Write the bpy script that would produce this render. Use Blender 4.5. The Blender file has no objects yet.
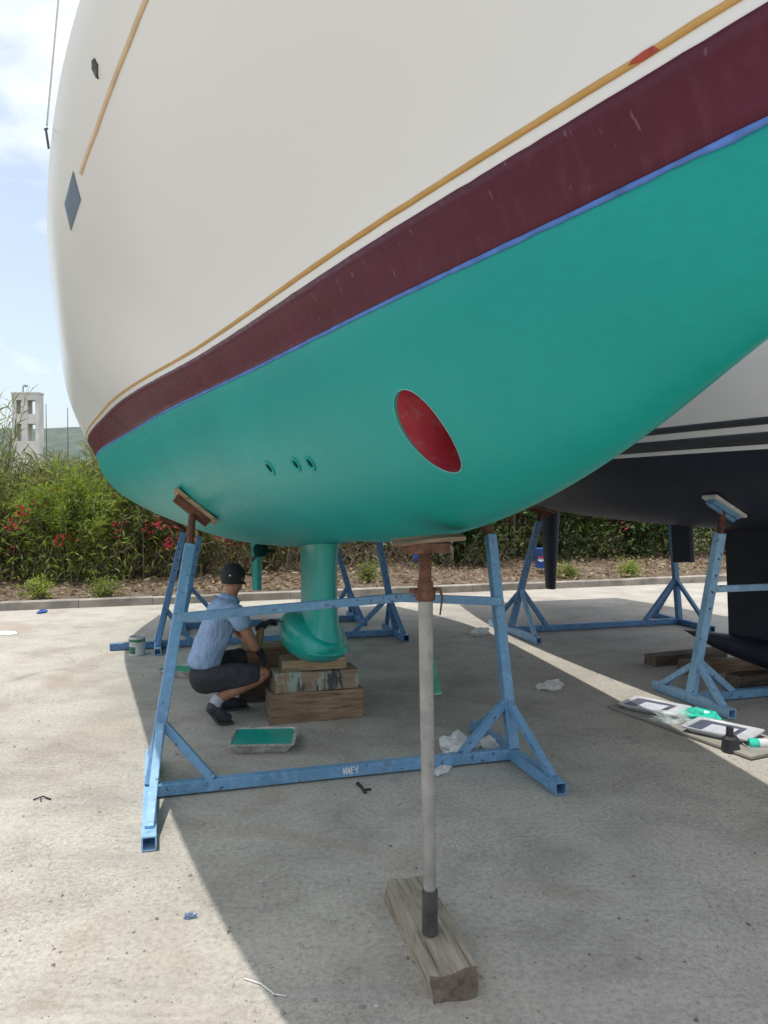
import bpy, math, random
import numpy as np
from mathutils import Vector, Matrix, noise as mnoise

random.seed(7)
rng = np.random.default_rng(7)
SC = bpy.context.scene
COL = SC.collection
rad = math.radians

# ------------------------------------------------------------------ camera
cam_d = bpy.data.cameras.new('camera')
cam = bpy.data.objects.new('camera', cam_d)
COL.objects.link(cam)
cam_d.sensor_fit = 'VERTICAL'
cam_d.sensor_height = 24.0
cam_d.sensor_width = 18.0
cam_d.lens = 24.0 * 770.0 / 1024.0
cam_d.clip_start = 0.05
cam_d.clip_end = 6000
cam.location = (0, 0, 1.6)
cam.rotation_euler = (rad(90 - 1.35), 0, 0)
SC.camera = cam

# ------------------------------------------------------------------ light
SUN_TRAVEL = Vector((0.192 * 0.955, 0.192 * 0.295, -1.0)).normalized()
SUN_EL = math.asin(-SUN_TRAVEL.z)
SUN_AZ = math.atan2(-SUN_TRAVEL.x, -SUN_TRAVEL.y)      # compass bearing of the sun, clockwise from +Y
sun_d = bpy.data.lights.new('sun', 'SUN')
sun_d.energy = 2.75
sun_d.angle = rad(0.53)
sun_d.color = (1.0, 0.965, 0.91)
sun = bpy.data.objects.new('sun', sun_d)
COL.objects.link(sun)
sun.location = (-5, -2, 30)
sun.rotation_euler = SUN_TRAVEL.to_track_quat('-Z', 'Y').to_euler()

world = bpy.data.worlds.new('World')
SC.world = world
world.use_nodes = True
wn, wl = world.node_tree.nodes, world.node_tree.links
wn.clear()
w_out = wn.new('ShaderNodeOutputWorld')
w_bg = wn.new('ShaderNodeBackground')
w_bg.inputs['Strength'].default_value = 0.15
sky = wn.new('ShaderNodeTexSky')
sky.sky_type = 'NISHITA'
sky.sun_disc = False
sky.sun_elevation = SUN_EL
sky.sun_rotation = SUN_AZ
sky.air_density = 1.0
sky.dust_density = 2.5
sky.ozone_density = 1.2
w_tc = wn.new('ShaderNodeTexCoord')
w_map = wn.new('ShaderNodeMapping')
w_map.inputs['Scale'].default_value = (1.0, 1.0, 2.2)
w_map.inputs['Location'].default_value = (0.35, 0.1, 1.15)
w_no = wn.new('ShaderNodeTexNoise')
w_no.inputs['Scale'].default_value = 2.6
w_no.inputs['Detail'].default_value = 7
w_no.inputs['Roughness'].default_value = 0.58
w_rp = wn.new('ShaderNodeValToRGB')
w_rp.color_ramp.elements[0].position = 0.42
w_rp.color_ramp.elements[0].color = (0.20, 0.20, 0.20, 1)
w_rp.color_ramp.elements[1].position = 0.72
w_rp.color_ramp.elements[1].color = (1, 1, 1, 1)
w_mx = wn.new('ShaderNodeMix')
w_mx.data_type = 'RGBA'
w_mx.inputs['B'].default_value = (7.6, 7.7, 7.9, 1)
wl.new(w_tc.outputs['Generated'], w_map.inputs['Vector'])
wl.new(w_map.outputs['Vector'], w_no.inputs['Vector'])
wl.new(w_no.outputs['Fac'], w_rp.inputs['Fac'])
wl.new(w_rp.outputs['Color'], w_mx.inputs['Factor'])
wl.new(sky.outputs['Color'], w_mx.inputs['A'])
wl.new(w_mx.outputs['Result'], w_bg.inputs['Color'])
wl.new(w_bg.outputs['Background'], w_out.inputs['Surface'])

SC.view_settings.view_transform = 'Standard'
SC.view_settings.look = 'None'
SC.view_settings.gamma = 1.0
SC.view_settings.use_curve_mapping = False
SC.view_settings.exposure = 0.46
SC.render.engine = 'CYCLES'
SC.cycles.use_denoising = True
SC.cycles.max_bounces = 8
SC.cycles.diffuse_bounces = 5
SC.cycles.glossy_bounces = 4
SC.cycles.transmission_bounces = 6
SC.cycles.transparent_max_bounces = 8
SC.cycles.sample_clamp_indirect = 8.0

# ------------------------------------------------------------------ materials
class NT:
    """small node-tree helper"""
    def __init__(s, name, rough=0.6, spec=0.5, metal=0.0):
        s.m = bpy.data.materials.new(name)
        s.m.use_nodes = True
        s.t = s.m.node_tree
        s.b = s.t.nodes['Principled BSDF']
        s.b.inputs['Roughness'].default_value = rough
        s.b.inputs['Specular IOR Level'].default_value = spec
        s.b.inputs['Metallic'].default_value = metal
        s.out = s.t.nodes['Material Output']
        s.tc = s.t.nodes.new('ShaderNodeTexCoord')
    def link(s, a, b):
        s.t.links.new(a, b)
    def coords(s, scale=(1, 1, 1), kind='Object', rot=(0, 0, 0)):
        mp = s.t.nodes.new('ShaderNodeMapping')
        mp.inputs['Scale'].default_value = scale
        mp.inputs['Rotation'].default_value = rot
        s.link(s.tc.outputs[kind], mp.inputs['Vector'])
        return mp.outputs['Vector']
    def noise(s, vec, scale=5, detail=4, rough=0.55, dist=0.0):
        n = s.t.nodes.new('ShaderNodeTexNoise')
        n.inputs['Scale'].default_value = scale
        n.inputs['Detail'].default_value = detail
        n.inputs['Roughness'].default_value = rough
        n.inputs['Distortion'].default_value = dist
        if vec is not None: s.link(vec, n.inputs['Vector'])
        return n.outputs['Fac']
    def voronoi(s, vec, scale=20, feature='F1'):
        n = s.t.nodes.new('ShaderNodeTexVoronoi')
        n.feature = feature
        n.inputs['Scale'].default_value = scale
        s.link(vec, n.inputs['Vector'])
        return n
    def ramp(s, fac, stops, interp='LINEAR'):
        r = s.t.nodes.new('ShaderNodeValToRGB')
        r.color_ramp.interpolation = interp
        e = r.color_ramp.elements
        while len(e) < len(stops): e.new(0.5)
        for k, (p, c) in enumerate(stops):
            e[k].position = p
            if not hasattr(c, '__len__'): c = (c, c, c)
            e[k].color = (c[0], c[1], c[2], 1)
        s.link(fac, r.inputs['Fac'])
        return r.outputs['Color']
    def mix(s, fac, a, b, mode='MIX'):
        n = s.t.nodes.new('ShaderNodeMix')
        n.data_type = 'RGBA'
        n.blend_type = mode
        for v, k in ((fac, 'Factor'), (a, 'A'), (b, 'B')):
            if isinstance(v, (int, float)): n.inputs[k].default_value = v if k == 'Factor' else (v, v, v, 1)
            elif isinstance(v, tuple): n.inputs[k].default_value = (v[0], v[1], v[2], 1)
            else: s.link(v, n.inputs[k])
        return n.outputs['Result']
    def color(s, c):
        if isinstance(c, tuple): s.b.inputs['Base Color'].default_value = (c[0], c[1], c[2], 1)
        else: s.link(c, s.b.inputs['Base Color'])
    def bump(s, h, strength=0.3, dist=0.01, prev=None):
        n = s.t.nodes.new('ShaderNodeBump')
        n.inputs['Strength'].default_value = strength
        n.inputs['Distance'].default_value = dist
        s.link(h, n.inputs['Height'])
        if prev is not None: s.link(prev, n.inputs['Normal'])
        s.link(n.outputs['Normal'], s.b.inputs['Normal'])
        return n.outputs['Normal']
    def rough(s, v):
        s.link(v, s.b.inputs['Roughness'])

def plain(name, c, rough=0.6, var=0.18, scale=8, bump=0.0, spec=0.5, metal=0.0, bscale=60, bdist=0.004):
    n = NT(name, rough, spec, metal)
    v = n.coords()
    f = n.noise(v, scale, 5)
    lo = tuple(x * (1 - var) for x in c); hi = tuple(min(1, x * (1 + var)) for x in c)
    n.color(n.ramp(f, [(0.3, lo), (0.7, hi)]))
    if bump: n.bump(n.noise(v, bscale, 3), bump, bdist)
    return n.m

M = {}
def build_materials():
    # --- concrete yard
    n = NT('concrete_yard', 0.88, 0.3)
    v = n.coords()
    big = n.noise(v, 0.35, 5, 0.6)
    mid = n.noise(v, 2.3, 6, 0.62, 0.6)
    fine = n.noise(v, 42, 5, 0.7)
    c = n.ramp(big, [(0.32, (0.315, 0.290, 0.245)), (0.52, (0.395, 0.367, 0.313)), (0.72, (0.435, 0.408, 0.355))])
    c = n.mix(0.65, c, n.ramp(mid, [(0.28, 0.66), (0.5, 1.0), (0.72, 1.22)]), 'MULTIPLY')
    c = n.mix(0.8, c, n.ramp(fine, [(0.30, 0.62), (0.48, 1.0), (0.7, 1.25)]), 'MULTIPLY')
    # exposed aggregate patches
    patch = n.ramp(n.noise(n.coords((1, 1, 1)), 0.8, 4, 0.6), [(0.40, 0.15), (0.60, 1)])
    vo = n.voronoi(v, 120)
    agg = n.ramp(vo.outputs['Color'], [(0.1, 0.62), (0.45, 0.98), (0.9, 1.22)])
    c = n.mix(patch, c, n.mix(0.55, c, agg, 'MULTIPLY'))
    grit = n.noise(v, 230, 3, 0.7)
    c = n.mix(0.55, c, n.ramp(grit, [(0.34, 0.55), (0.5, 1.0), (0.68, 1.3)]), 'MULTIPLY')
    dots = n.voronoi(v, 9.0)
    spot = n.ramp(dots.outputs['Distance'], [(0.035, 1), (0.06, 0)])
    c = n.mix(n.mix(1.0, spot, n.ramp(n.noise(v, 1.4, 2), [(0.5, 0), (0.62, 0.8)]), 'MULTIPLY'), c, (0.10, 0.09, 0.08))
    # rusty / paint tinted stains
    st = n.ramp(n.noise(n.coords((1, 1, 1), rot=(0, 0, 1.0)), 0.9, 3, 0.5, 1.2), [(0.56, 0), (0.72, 0.42)])
    c = n.mix(st, c, (0.27, 0.19, 0.14))
    st2 = n.ramp(n.noise(n.coords((0.5, 2.2, 1), rot=(0, 0, 0.4)), 1.3, 5, 0.6, 0.5), [(0.55, 0), (0.75, 0.5)])
    c = n.mix(st2, c, (0.25, 0.235, 0.21))
    dv = n.t.nodes.new('ShaderNodeVectorMath'); dv.operation = 'ADD'
    nz = n.t.nodes.new('ShaderNodeTexNoise'); nz.inputs['Scale'].default_value = 2.2; nz.inputs['Detail'].default_value = 5
    n.link(v, nz.inputs['Vector']); n.link(v, dv.inputs[0]); n.link(nz.outputs['Color'], dv.inputs[1])
    ce = n.voronoi(dv.outputs[0], 0.33, 'DISTANCE_TO_EDGE')
    crack = n.ramp(ce.outputs['Distance'], [(0.0, 0.30), (0.0018, 0.24), (0.0036, 0)])
    c = n.mix(n.mix(1.0, crack, n.ramp(n.noise(v, 0.7, 2), [(0.42, 0), (0.55, 1)]), 'MULTIPLY'), c, (0.09, 0.08, 0.07))
    sc_ = n.ramp(n.noise(n.coords((0.35, 3.0, 1), rot=(0, 0, 0.9)), 1.5, 5, 0.65, 0.4), [(0.60, 0), (0.72, 0.35)])
    c = n.mix(sc_, c, (0.50, 0.48, 0.44))
    oil = n.ramp(n.noise(v, 1.9, 3, 0.5, 0.8), [(0.66, 0), (0.74, 0.5)])
    c = n.mix(oil, c, (0.17, 0.155, 0.135))
    n.color(c)
    b1 = n.bump(grit, 0.30, 0.003)
    n.bump(fine, 0.35, 0.006, b1)
    M['concrete'] = n.m
    M['kerb'] = plain('kerb_concrete', (0.30, 0.275, 0.235), 0.9, 0.4, 3, 0.6)
    # --- soil
    n = NT('dry_soil', 0.95, 0.2)
    v = n.coords()
    f = n.noise(v, 2.2, 7, 0.68)
    g = n.noise(v, 22, 5, 0.7)
    c = n.ramp(f, [(0.3, (0.085, 0.062, 0.045)), (0.5, (0.155, 0.118, 0.085)), (0.7, (0.24, 0.195, 0.145))])
    c = n.mix(0.8, c, n.ramp(g, [(0.3, 0.5), (0.55, 1.05), (0.75, 1.4)]), 'MULTIPLY')
    n.color(c)
    n.bump(g, 0.8, 0.03)
    M['soil'] = n.m
    n = NT('far_ground', 0.95, 0.2)
    v = n.coords()
    n.color(n.ramp(n.noise(v, 0.05, 6, 0.6), [(0.35, (0.07, 0.075, 0.035)), (0.6, (0.14, 0.125, 0.07))]))
    M['far_ground'] = n.m
    n = NT('scrub_hill', 0.95, 0.1)
    v = n.coords()
    n.color(n.ramp(n.noise(v, 0.06, 8, 0.65), [(0.35, (0.075, 0.10, 0.085)), (0.55, (0.11, 0.135, 0.115)), (0.7, (0.16, 0.17, 0.14))]))
    M['hill'] = n.m
    # --- gelcoat white
    n = NT('white_gelcoat', 0.20, 0.45)
    v = n.coords()
    f = n.noise(v, 0.9, 5, 0.5)
    c = n.ramp(f, [(0.3, (0.765, 0.78, 0.785)), (0.7, (0.785, 0.80, 0.805))])
    n.color(c)
    M['gelcoat'] = n.m
    # --- teal antifouling
    n = NT('teal_antifouling', 0.42, 0.26)
    v = n.coords()
    f = n.noise(v, 1.6, 5, 0.55)
    roll = n.noise(n.coords((3, 3, 14)), 6, 4, 0.6)
    c = n.ramp(f, [(0.3, (0.001, 0.275, 0.246)), (0.7, (0.003, 0.312, 0.277))])
    c = n.mix(0.28, c, n.ramp(roll, [(0.3, 0.84), (0.7, 1.14)]), 'MULTIPLY')
    coat = n.noise(n.coords((1.0, 1.0, 2.2)), 2.4, 6, 0.62, 0.5)
    c = n.mix(n.ramp(coat, [(0.54, 0), (0.70, 0.18)]), c, (0.010, 0.36, 0.32))
    thin = n.noise(v, 11, 6, 0.7)
    c = n.mix(n.ramp(thin, [(0.66, 0), (0.74, 0.22)]), c, (0.05, 0.30, 0.29))
    n.color(c)
    n.rough(n.ramp(roll, [(0.3, 0.30), (0.7, 0.48)]))
    n.bump(n.noise(v, 2.2, 3), 0.10, 0.02, n.bump(n.noise(v, 130, 3), 0.10, 0.0015))
    M['teal'] = n.m
    # wet teal on keel
    n = NT('fresh_teal_paint', 0.22, 0.4)
    v = n.coords()
    f = n.noise(n.coords((4, 4, 1)), 3.0, 5, 0.6, 0.4)
    n.color(n.ramp(f, [(0.3, (0.004, 0.25, 0.21)), (0.55, (0.008, 0.30, 0.25)), (0.75, (0.03, 0.37, 0.31))]))
    n.rough(n.ramp(f, [(0.3, 0.26), (0.7, 0.42)]))
    n.bump(n.noise(v, 7, 2), 0.05, 0.01)
    M['teal_wet'] = n.m
    # --- maroon boot stripe, chalky vertical runs
    n = NT('maroon_paint', 0.38, 0.32)
    v = n.coords()
    run = n.noise(n.coords((15, 15, 1.2)), 2.2, 4, 0.6)
    fine = n.noise(n.coords((20, 20, 1.6)), 2.6, 2, 0.5)
    cl = n.noise(v, 3.5, 6, 0.6)
    c = n.ramp(cl, [(0.3, (0.066, 0.003, 0.016)), (0.7, (0.092, 0.006, 0.026))])
    c = n.mix(n.ramp(run, [(0.52, 0), (0.75, 0.22)]), c, (0.17, 0.07, 0.10))
    c = n.mix(n.ramp(fine, [(0.70, 0), (0.76, 0.40)]), c, (0.26, 0.16, 0.19))
    n.color(c)
    n.rough(n.ramp(run, [(0.3, 0.28), (0.7, 0.55)]))
    M['maroon'] = n.m
    n = NT('gold_stripe', 0.4, 0.5)
    v = n.coords()
    n.color(n.ramp(n.noise(v, 9, 5), [(0.3, (0.46, 0.25, 0.055)), (0.7, (0.56, 0.33, 0.10))]))
    M['gold'] = n.m
    M['gold_pale'] = plain('faded_gold_stripe', (0.60, 0.43, 0.26), 0.5, 0.15, 9)
    M['red_touch'] = plain('red_touch_up', (0.36, 0.05, 0.03), 0.5, 0.3, 25)
    M['tape'] = plain('blue_masking_tape', (0.07, 0.17, 0.47), 0.65, 0.25, 20)
    n = NT('red_primer', 0.5, 0.4)
    v = n.coords()
    c = n.ramp(n.noise(v, 9, 6, 0.6), [(0.3, (0.33, 0.018, 0.032)), (0.7, (0.44, 0.05, 0.065))])
    c = n.mix(n.ramp(n.noise(v, 16, 4, 0.65), [(0.50, 0), (0.66, 0.55)]), c, (0.36, 0.15, 0.15))
    n.color(c)
    M['red'] = n.m
    M['rim_glint'] = plain('rim_glint', (0.16, 0.42, 0.39), 0.5, 0.2, 20)  # pale tone standing in for the edge highlight
    M['dark_hole'] = plain('dark_fitting_bore_shade', (0.004, 0.030, 0.028), 0.9, 0.2, 20, spec=0.1)  # propeller leg colour, also the painted shade of the bores
    M['diamond'] = plain('slate_blue_decal', (0.13, 0.19, 0.28), 0.35, 0.15, 30)
    M['fitting'] = plain('dark_bronze', (0.06, 0.06, 0.065), 0.45, 0.3, 30)
    M['deck'] = plain('deck_nonskid', (0.66, 0.65, 0.61), 0.8, 0.1, 5)
    M['rope'] = plain('rope', (0.50, 0.47, 0.42), 0.9, 0.15, 60)
    # --- navy hull
    n = NT('navy_antifouling', 0.55, 0.35)
    v = n.coords()
    f = n.noise(v, 2.2, 6, 0.6)
    c = n.ramp(f, [(0.3, (0.012, 0.016, 0.030)), (0.7, (0.022, 0.028, 0.046))])
    c = n.mix(n.ramp(n.noise(n.coords((2, 2, 9)), 4, 4), [(0.55, 0), (0.75, 0.4)]), c, (0.055, 0.055, 0.06))
    n.color(c)
    M['navy'] = n.m
    M['navy_band'] = plain('charcoal_band', (0.040, 0.044, 0.055), 0.35, 0.15, 4)
    M['nb_white'] = plain('cool_white_gelcoat', (0.80, 0.80, 0.80), 0.3, 0.04, 2)
    # --- blue painted steel with chips
    def blue(nm, base):
        n = NT(nm, 0.45, 0.5)
        v = n.coords()
        f = n.noise(v, 3.5, 5, 0.6)
        c = n.ramp(f, [(0.3, tuple(x * 0.80 for x in base)), (0.7, tuple(x * 1.2 for x in base))])
        c = n.mix(n.ramp(n.noise(v, 24, 5, 0.65), [(0.50, 0), (0.70, 0.5)]), c, tuple(min(1, x * 1.5 + 0.03) for x in base))
        chip = n.ramp(n.noise(v, 26, 6, 0.72), [(0.61, 0), (0.64, 0.9)])
        c = n.mix(chip, c, (0.05, 0.035, 0.035))
        c = n.mix(n.ramp(n.noise(v, 7, 6, 0.7), [(0.58, 0), (0.68, 0.6)]), c, (0.15, 0.13, 0.13))
        n.color(c)
        n.rough(n.ramp(f, [(0.3, 0.38), (0.7, 0.6)]))
        n.bump(n.noise(v, 30, 4), 0.12, 0.003)
        return n.m
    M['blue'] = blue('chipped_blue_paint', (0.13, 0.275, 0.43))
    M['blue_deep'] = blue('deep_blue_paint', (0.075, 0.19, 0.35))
    M['blue_sunlit'] = blue('sunlit_blue_paint', (0.24, 0.42, 0.60))  # paler copy of the blue, with sunlight put into its colour
    n = NT('rusty_steel', 0.85, 0.3)
    v = n.coords()
    f = n.noise(v, 22, 6, 0.68)
    n.color(n.ramp(f, [(0.28, (0.045, 0.022, 0.016)), (0.5, (0.115, 0.052, 0.032)), (0.72, (0.20, 0.095, 0.05))]))
    n.bump(f, 0.6, 0.005)
    M['rust'] = n.m
    n = NT('galvanised_post', 0.55, 0.5, 0.25)
    v = n.coords()
    f = n.noise(v, 7, 6, 0.65)
    c = n.ramp(f, [(0.3, (0.20, 0.195, 0.18)), (0.7, (0.36, 0.35, 0.325))])
    c = n.mix(n.ramp(n.noise(n.coords((8, 8, 1.5)), 4, 5, 0.6), [(0.58, 0), (0.7, 0.7)]), c, (0.13, 0.12, 0.10))
    c = n.mix(n.ramp(n.noise(v, 36, 4), [(0.55, 0), (0.75, 0.25)]), c, (0.50, 0.49, 0.46))
    n.color(c)
    n.bump(f, 0.2, 0.003)
    M['galv'] = n.m
    M['black_steel'] = plain('blackened_steel', (0.05, 0.047, 0.045), 0.6, 0.4, 18, 0.3)
    # --- wood
    def wood(nm, a, b, c3, crack=0.6):
        n = NT(nm, 0.85, 0.25)
        v = n.coords((1.2, 14, 14))
        g = n.noise(v, 3.0, 6, 0.6, 0.8)
        l = n.noise(n.coords(), 4, 4, 0.6)
        c = n.ramp(g, [(0.28, a), (0.5, b), (0.72, c3)])
        c = n.mix(0.6, c, n.ramp(l, [(0.3, 0.62), (0.7, 1.25)]), 'MULTIPLY')
        k = n.ramp(n.noise(n.coords((0.9, 22, 22)), 2.6, 3, 0.5), [(0.33, 1), (0.40, 0)])
        c = n.mix(n.mix(1.0, k, crack, 'MULTIPLY'), c, (0.045, 0.032, 0.022))
        n.color(c)
        n.bump(g, 0.5, 0.006)
        return n.m
    M['wood'] = wood('weathered_timber', (0.12, 0.075, 0.045), (0.24, 0.16, 0.10), (0.33, 0.24, 0.155))
    M['wood_pale'] = wood('pale_timber', (0.22, 0.15, 0.085), (0.36, 0.26, 0.155), (0.46, 0.35, 0.22))
    M['wood_grey'] = wood('grey_split_timber', (0.17, 0.145, 0.108), (0.29, 0.25, 0.19), (0.40, 0.35, 0.275), 0.55)
    M['wood_dark'] = wood('dark_old_timber', (0.055, 0.04, 0.03), (0.11, 0.085, 0.065), (0.18, 0.14, 0.11))
    # paint streaked timber
    n = NT('paint_smeared_timber', 0.8, 0.3)
    g = n.noise(n.coords((1.2, 14, 14)), 3, 6, 0.6, 0.8)
    c = n.ramp(g, [(0.28, (0.16, 0.11, 0.07)), (0.5, (0.27, 0.20, 0.13)), (0.72, (0.36, 0.28, 0.19))])
    sm = n.noise(n.coords((11, 2.5, 2.5), rot=(0, 0.35, 0)), 1.3, 4, 0.6, 0.3)
    c = n.mix(n.ramp(sm, [(0.52, 0), (0.57, 0.85)]), c, (0.27, 0.35, 0.30))
    sm2 = n.noise(n.coords((16, 3, 3), rot=(0, 0.5, 0.4)), 1.1, 4, 0.6, 0.4)
    c = n.mix(n.ramp(sm2, [(0.56, 0), (0.60, 0.9)]), c, (0.03, 0.045, 0.06))
    n.color(c)
    n.bump(g, 0.4, 0.005)
    M['wood_smear'] = n.m
    M['wood_end'] = plain('timber_end_grain', (0.15, 0.115, 0.085), 0.95, 0.4, 30, 0.8, bscale=90)
    # --- tray & paints
    M['tray_white'] = plain('white_plastic', (0.46, 0.47, 0.48), 0.4, 0.12, 12)
    M['tray_metal'] = plain('paint_spattered_tray_side', (0.36, 0.34, 0.31), 0.5, 0.45, 22)
    M['paint_teal'] = plain('liquid_teal_paint', (0.006, 0.32, 0.25), 0.12, 0.08, 6)
    M['paint_grey'] = plain('slate_paint', (0.075, 0.08, 0.115), 0.5, 0.15, 10)
    M['paint_pale'] = plain('pale_dried_paint', (0.50, 0.51, 0.56), 0.6, 0.15, 14)
    M['paint_mint'] = plain('mint_paint', (0.035, 0.50, 0.36), 0.3, 0.35, 18)
    M['can_green'] = plain('green_can_print', (0.01, 0.12, 0.06), 0.4, 0.2, 15)
    M['paper'] = plain('crumpled_paper', (0.62, 0.61, 0.58), 0.85, 0.15, 15)
    M['cardboard'] = plain('cardboard', (0.27, 0.25, 0.215), 0.9, 0.15, 6, 0.2)
    M['cone'] = plain('green_plastic', (0.07, 0.36, 0.20), 0.5, 0.2, 12)
    M['black_plastic'] = plain('black_plastic', (0.022, 0.022, 0.025), 0.5, 0.3, 15)
    n = NT('clear_plastic_bag', 0.15, 0.5)
    n.b.inputs['Base Color'].default_value = (0.85, 0.92, 0.90, 1)
    n.b.inputs['Alpha'].default_value = 0.28
    M['bag'] = n.m
    # --- person
    n = NT('skin', 0.5, 0.4)
    v = n.coords()
    n.color(n.ramp(n.noise(v, 9, 4), [(0.3, (0.26, 0.12, 0.075)), (0.7, (0.36, 0.175, 0.11))]))
    n.b.inputs['Subsurface Weight'].default_value = 0.08
    n.b.inputs['Subsurface Radius'].default_value = (0.01, 0.004, 0.002)
    M['skin'] = n.m
    n = NT('blue_cotton', 0.9, 0.2)
    v = n.coords()
    f = n.noise(n.coords((3, 3, 1.2)), 6, 4, 0.6, 1.0)
    n.color(n.ramp(f, [(0.3, (0.20, 0.29, 0.44)), (0.7, (0.28, 0.38, 0.54))]))
    n.bump(n.noise(n.coords((2.5, 2.5, 1.0), rot=(0.3, 0.2, 0)), 8, 3, 0.5, 1.5), 0.55, 0.03)
    M['shirt'] = n.m
    n = NT('charcoal_cotton', 0.92, 0.2)
    v = n.coords()
    n.color(n.ramp(n.noise(v, 12, 4), [(0.3, (0.030, 0.031, 0.038)), (0.7, (0.055, 0.055, 0.062))]))
    n.bump(n.noise(n.coords((1, 2, 2)), 9, 3, 0.5, 1.2), 0.5, 0.025)
    M['shorts'] = n.m
    M['black_cloth'] = plain('black_cloth', (0.016, 0.016, 0.018), 0.8, 0.3, 30, 0.3)
    M['shoe'] = plain('dark_shoe', (0.032, 0.033, 0.042), 0.7, 0.35, 25, 0.3)
    M['sole'] = plain('shoe_sole', (0.05, 0.05, 0.055), 0.8, 0.3, 25)
    M['sock'] = plain('grey_sock', (0.36, 0.38, 0.42), 0.9, 0.1, 30)
    M['white_dot'] = plain('white_badge', (0.75, 0.75, 0.75), 0.5, 0.05, 5)
    # --- leaves
    def leaf(nm, cols, trans=0.42, rough=0.5):
        n = NT(nm, rough, 0.35)
        geo = n.t.nodes.new('ShaderNodeNewGeometry')
        k = len(cols)
        c = n.ramp(geo.outputs['Random Per Island'], [(i / max(1, k - 1), cc) for i, cc in enumerate(cols)])
        n.color(c)
        tr = n.t.nodes.new('ShaderNodeBsdfTranslucent')
        n.link(n.mix(1.0, c, (1.25, 1.35, 0.7), 'MULTIPLY'), tr.inputs['Color'])
        mx = n.t.nodes.new('ShaderNodeMixShader')
        mx.inputs[0].default_value = trans
        n.link(n.b.outputs[0], mx.inputs[1]); n.link(tr.outputs[0], mx.inputs[2])
        n.link(mx.outputs[0], n.out.inputs['Surface'])
        return n.m
    M['leaf_oleander'] = leaf('oleander_leaf', [(0.055, 0.085, 0.030), (0.11, 0.15, 0.042), (0.17, 0.205, 0.055), (0.23, 0.25, 0.08), (0.28, 0.22, 0.12)])
    M['leaf_bright'] = leaf('bright_leaf', [(0.12, 0.18, 0.03), (0.20, 0.265, 0.045), (0.27, 0.31, 0.075)])
    M['leaf_lime'] = leaf('lime_leaf', [(0.20, 0.30, 0.03), (0.29, 0.38, 0.05), (0.34, 0.40, 0.09)])
    M['leaf_dark'] = leaf('dark_leaf', [(0.018, 0.042, 0.014), (0.035, 0.075, 0.022), (0.06, 0.11, 0.03), (0.09, 0.12, 0.04)])
    M['leaf_reed'] = leaf('reed_leaf', [(0.11, 0.15, 0.045), (0.18, 0.21, 0.07), (0.26, 0.25, 0.11), (0.34, 0.29, 0.17)])
    M['leaf_dry'] = leaf('dry_reed', [(0.10, 0.075, 0.045), (0.18, 0.135, 0.085), (0.27, 0.21, 0.14), (0.36, 0.30, 0.21)], 0.2, 0.8)
    M['litter'] = leaf('leaf_litter', [(0.09, 0.055, 0.03), (0.20, 0.13, 0.075), (0.32, 0.23, 0.14), (0.44, 0.36, 0.25)], 0.15, 0.85)
    M['flower'] = leaf('red_flower', [(0.30, 0.008, 0.02), (0.40, 0.015, 0.04), (0.48, 0.05, 0.08)], 0.3, 0.6)
    M['flower_pink'] = leaf('pink_flower', [(0.55, 0.05, 0.13), (0.62, 0.12, 0.22)], 0.3, 0.6)
    M['stem'] = plain('grey_brown_stem', (0.15, 0.115, 0.085), 0.9, 0.4, 8)
    M['stem_pale'] = plain('pale_dead_stem', (0.36, 0.31, 0.25), 0.9, 0.3, 8)
    M['bark'] = plain('bark', (0.10, 0.08, 0.062), 0.95, 0.4, 8, 0.5, bscale=30, bdist=0.02)
    M['pebble'] = leaf('pebbles', [(0.12, 0.11, 0.095), (0.22, 0.20, 0.175), (0.33, 0.31, 0.275), (0.42, 0.40, 0.36)], 0.0, 0.9)
    M['fence_post'] = plain('grey_fence_post', (0.22, 0.20, 0.17), 0.85, 0.3, 6)
    M['wire'] = plain('fence_wire', (0.30, 0.28, 0.25), 0.6, 0.3, 8, metal=0.3)
    M['plaster'] = plain('raw_plaster', (0.68, 0.66, 0.61), 0.9, 0.15, 0.6)
    M['concrete_int'] = plain('bare_concrete_interior', (0.26, 0.255, 0.24), 0.95, 0.2, 0.5)  # darker grey than the tower's plaster
    M['bin_blue'] = plain('bin_blue', (0.03, 0.09, 0.32), 0.45, 0.15, 6)
    M['emblem_red'] = plain('emblem_red', (0.5, 0.03, 0.04), 0.5, 0.1, 10)
    M['emblem_white'] = plain('emblem_white', (0.75, 0.75, 0.75), 0.5, 0.05, 10)
    M['twig'] = plain('dark_twig', (0.03, 0.027, 0.024), 0.8, 0.3, 10)
build_materials()

# ------------------------------------------------------------------ object helpers
def tag(o, label, cat=None, group=None, kind=None):
    if label: o['label'] = label
    if cat: o['category'] = cat
    if group: o['group'] = group
    if kind: o['kind'] = kind
    return o

def root(name, loc, label, cat, group=None):
    e = bpy.data.objects.new(name, None)
    e.empty_display_size = 0.2
    COL.objects.link(e)
    e.location = loc
    return tag(e, label, cat, group)

def wloc(o):
    v = Vector((0, 0, 0))
    while o is not None:
        v += o.location
        o = o.parent
    return v

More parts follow.
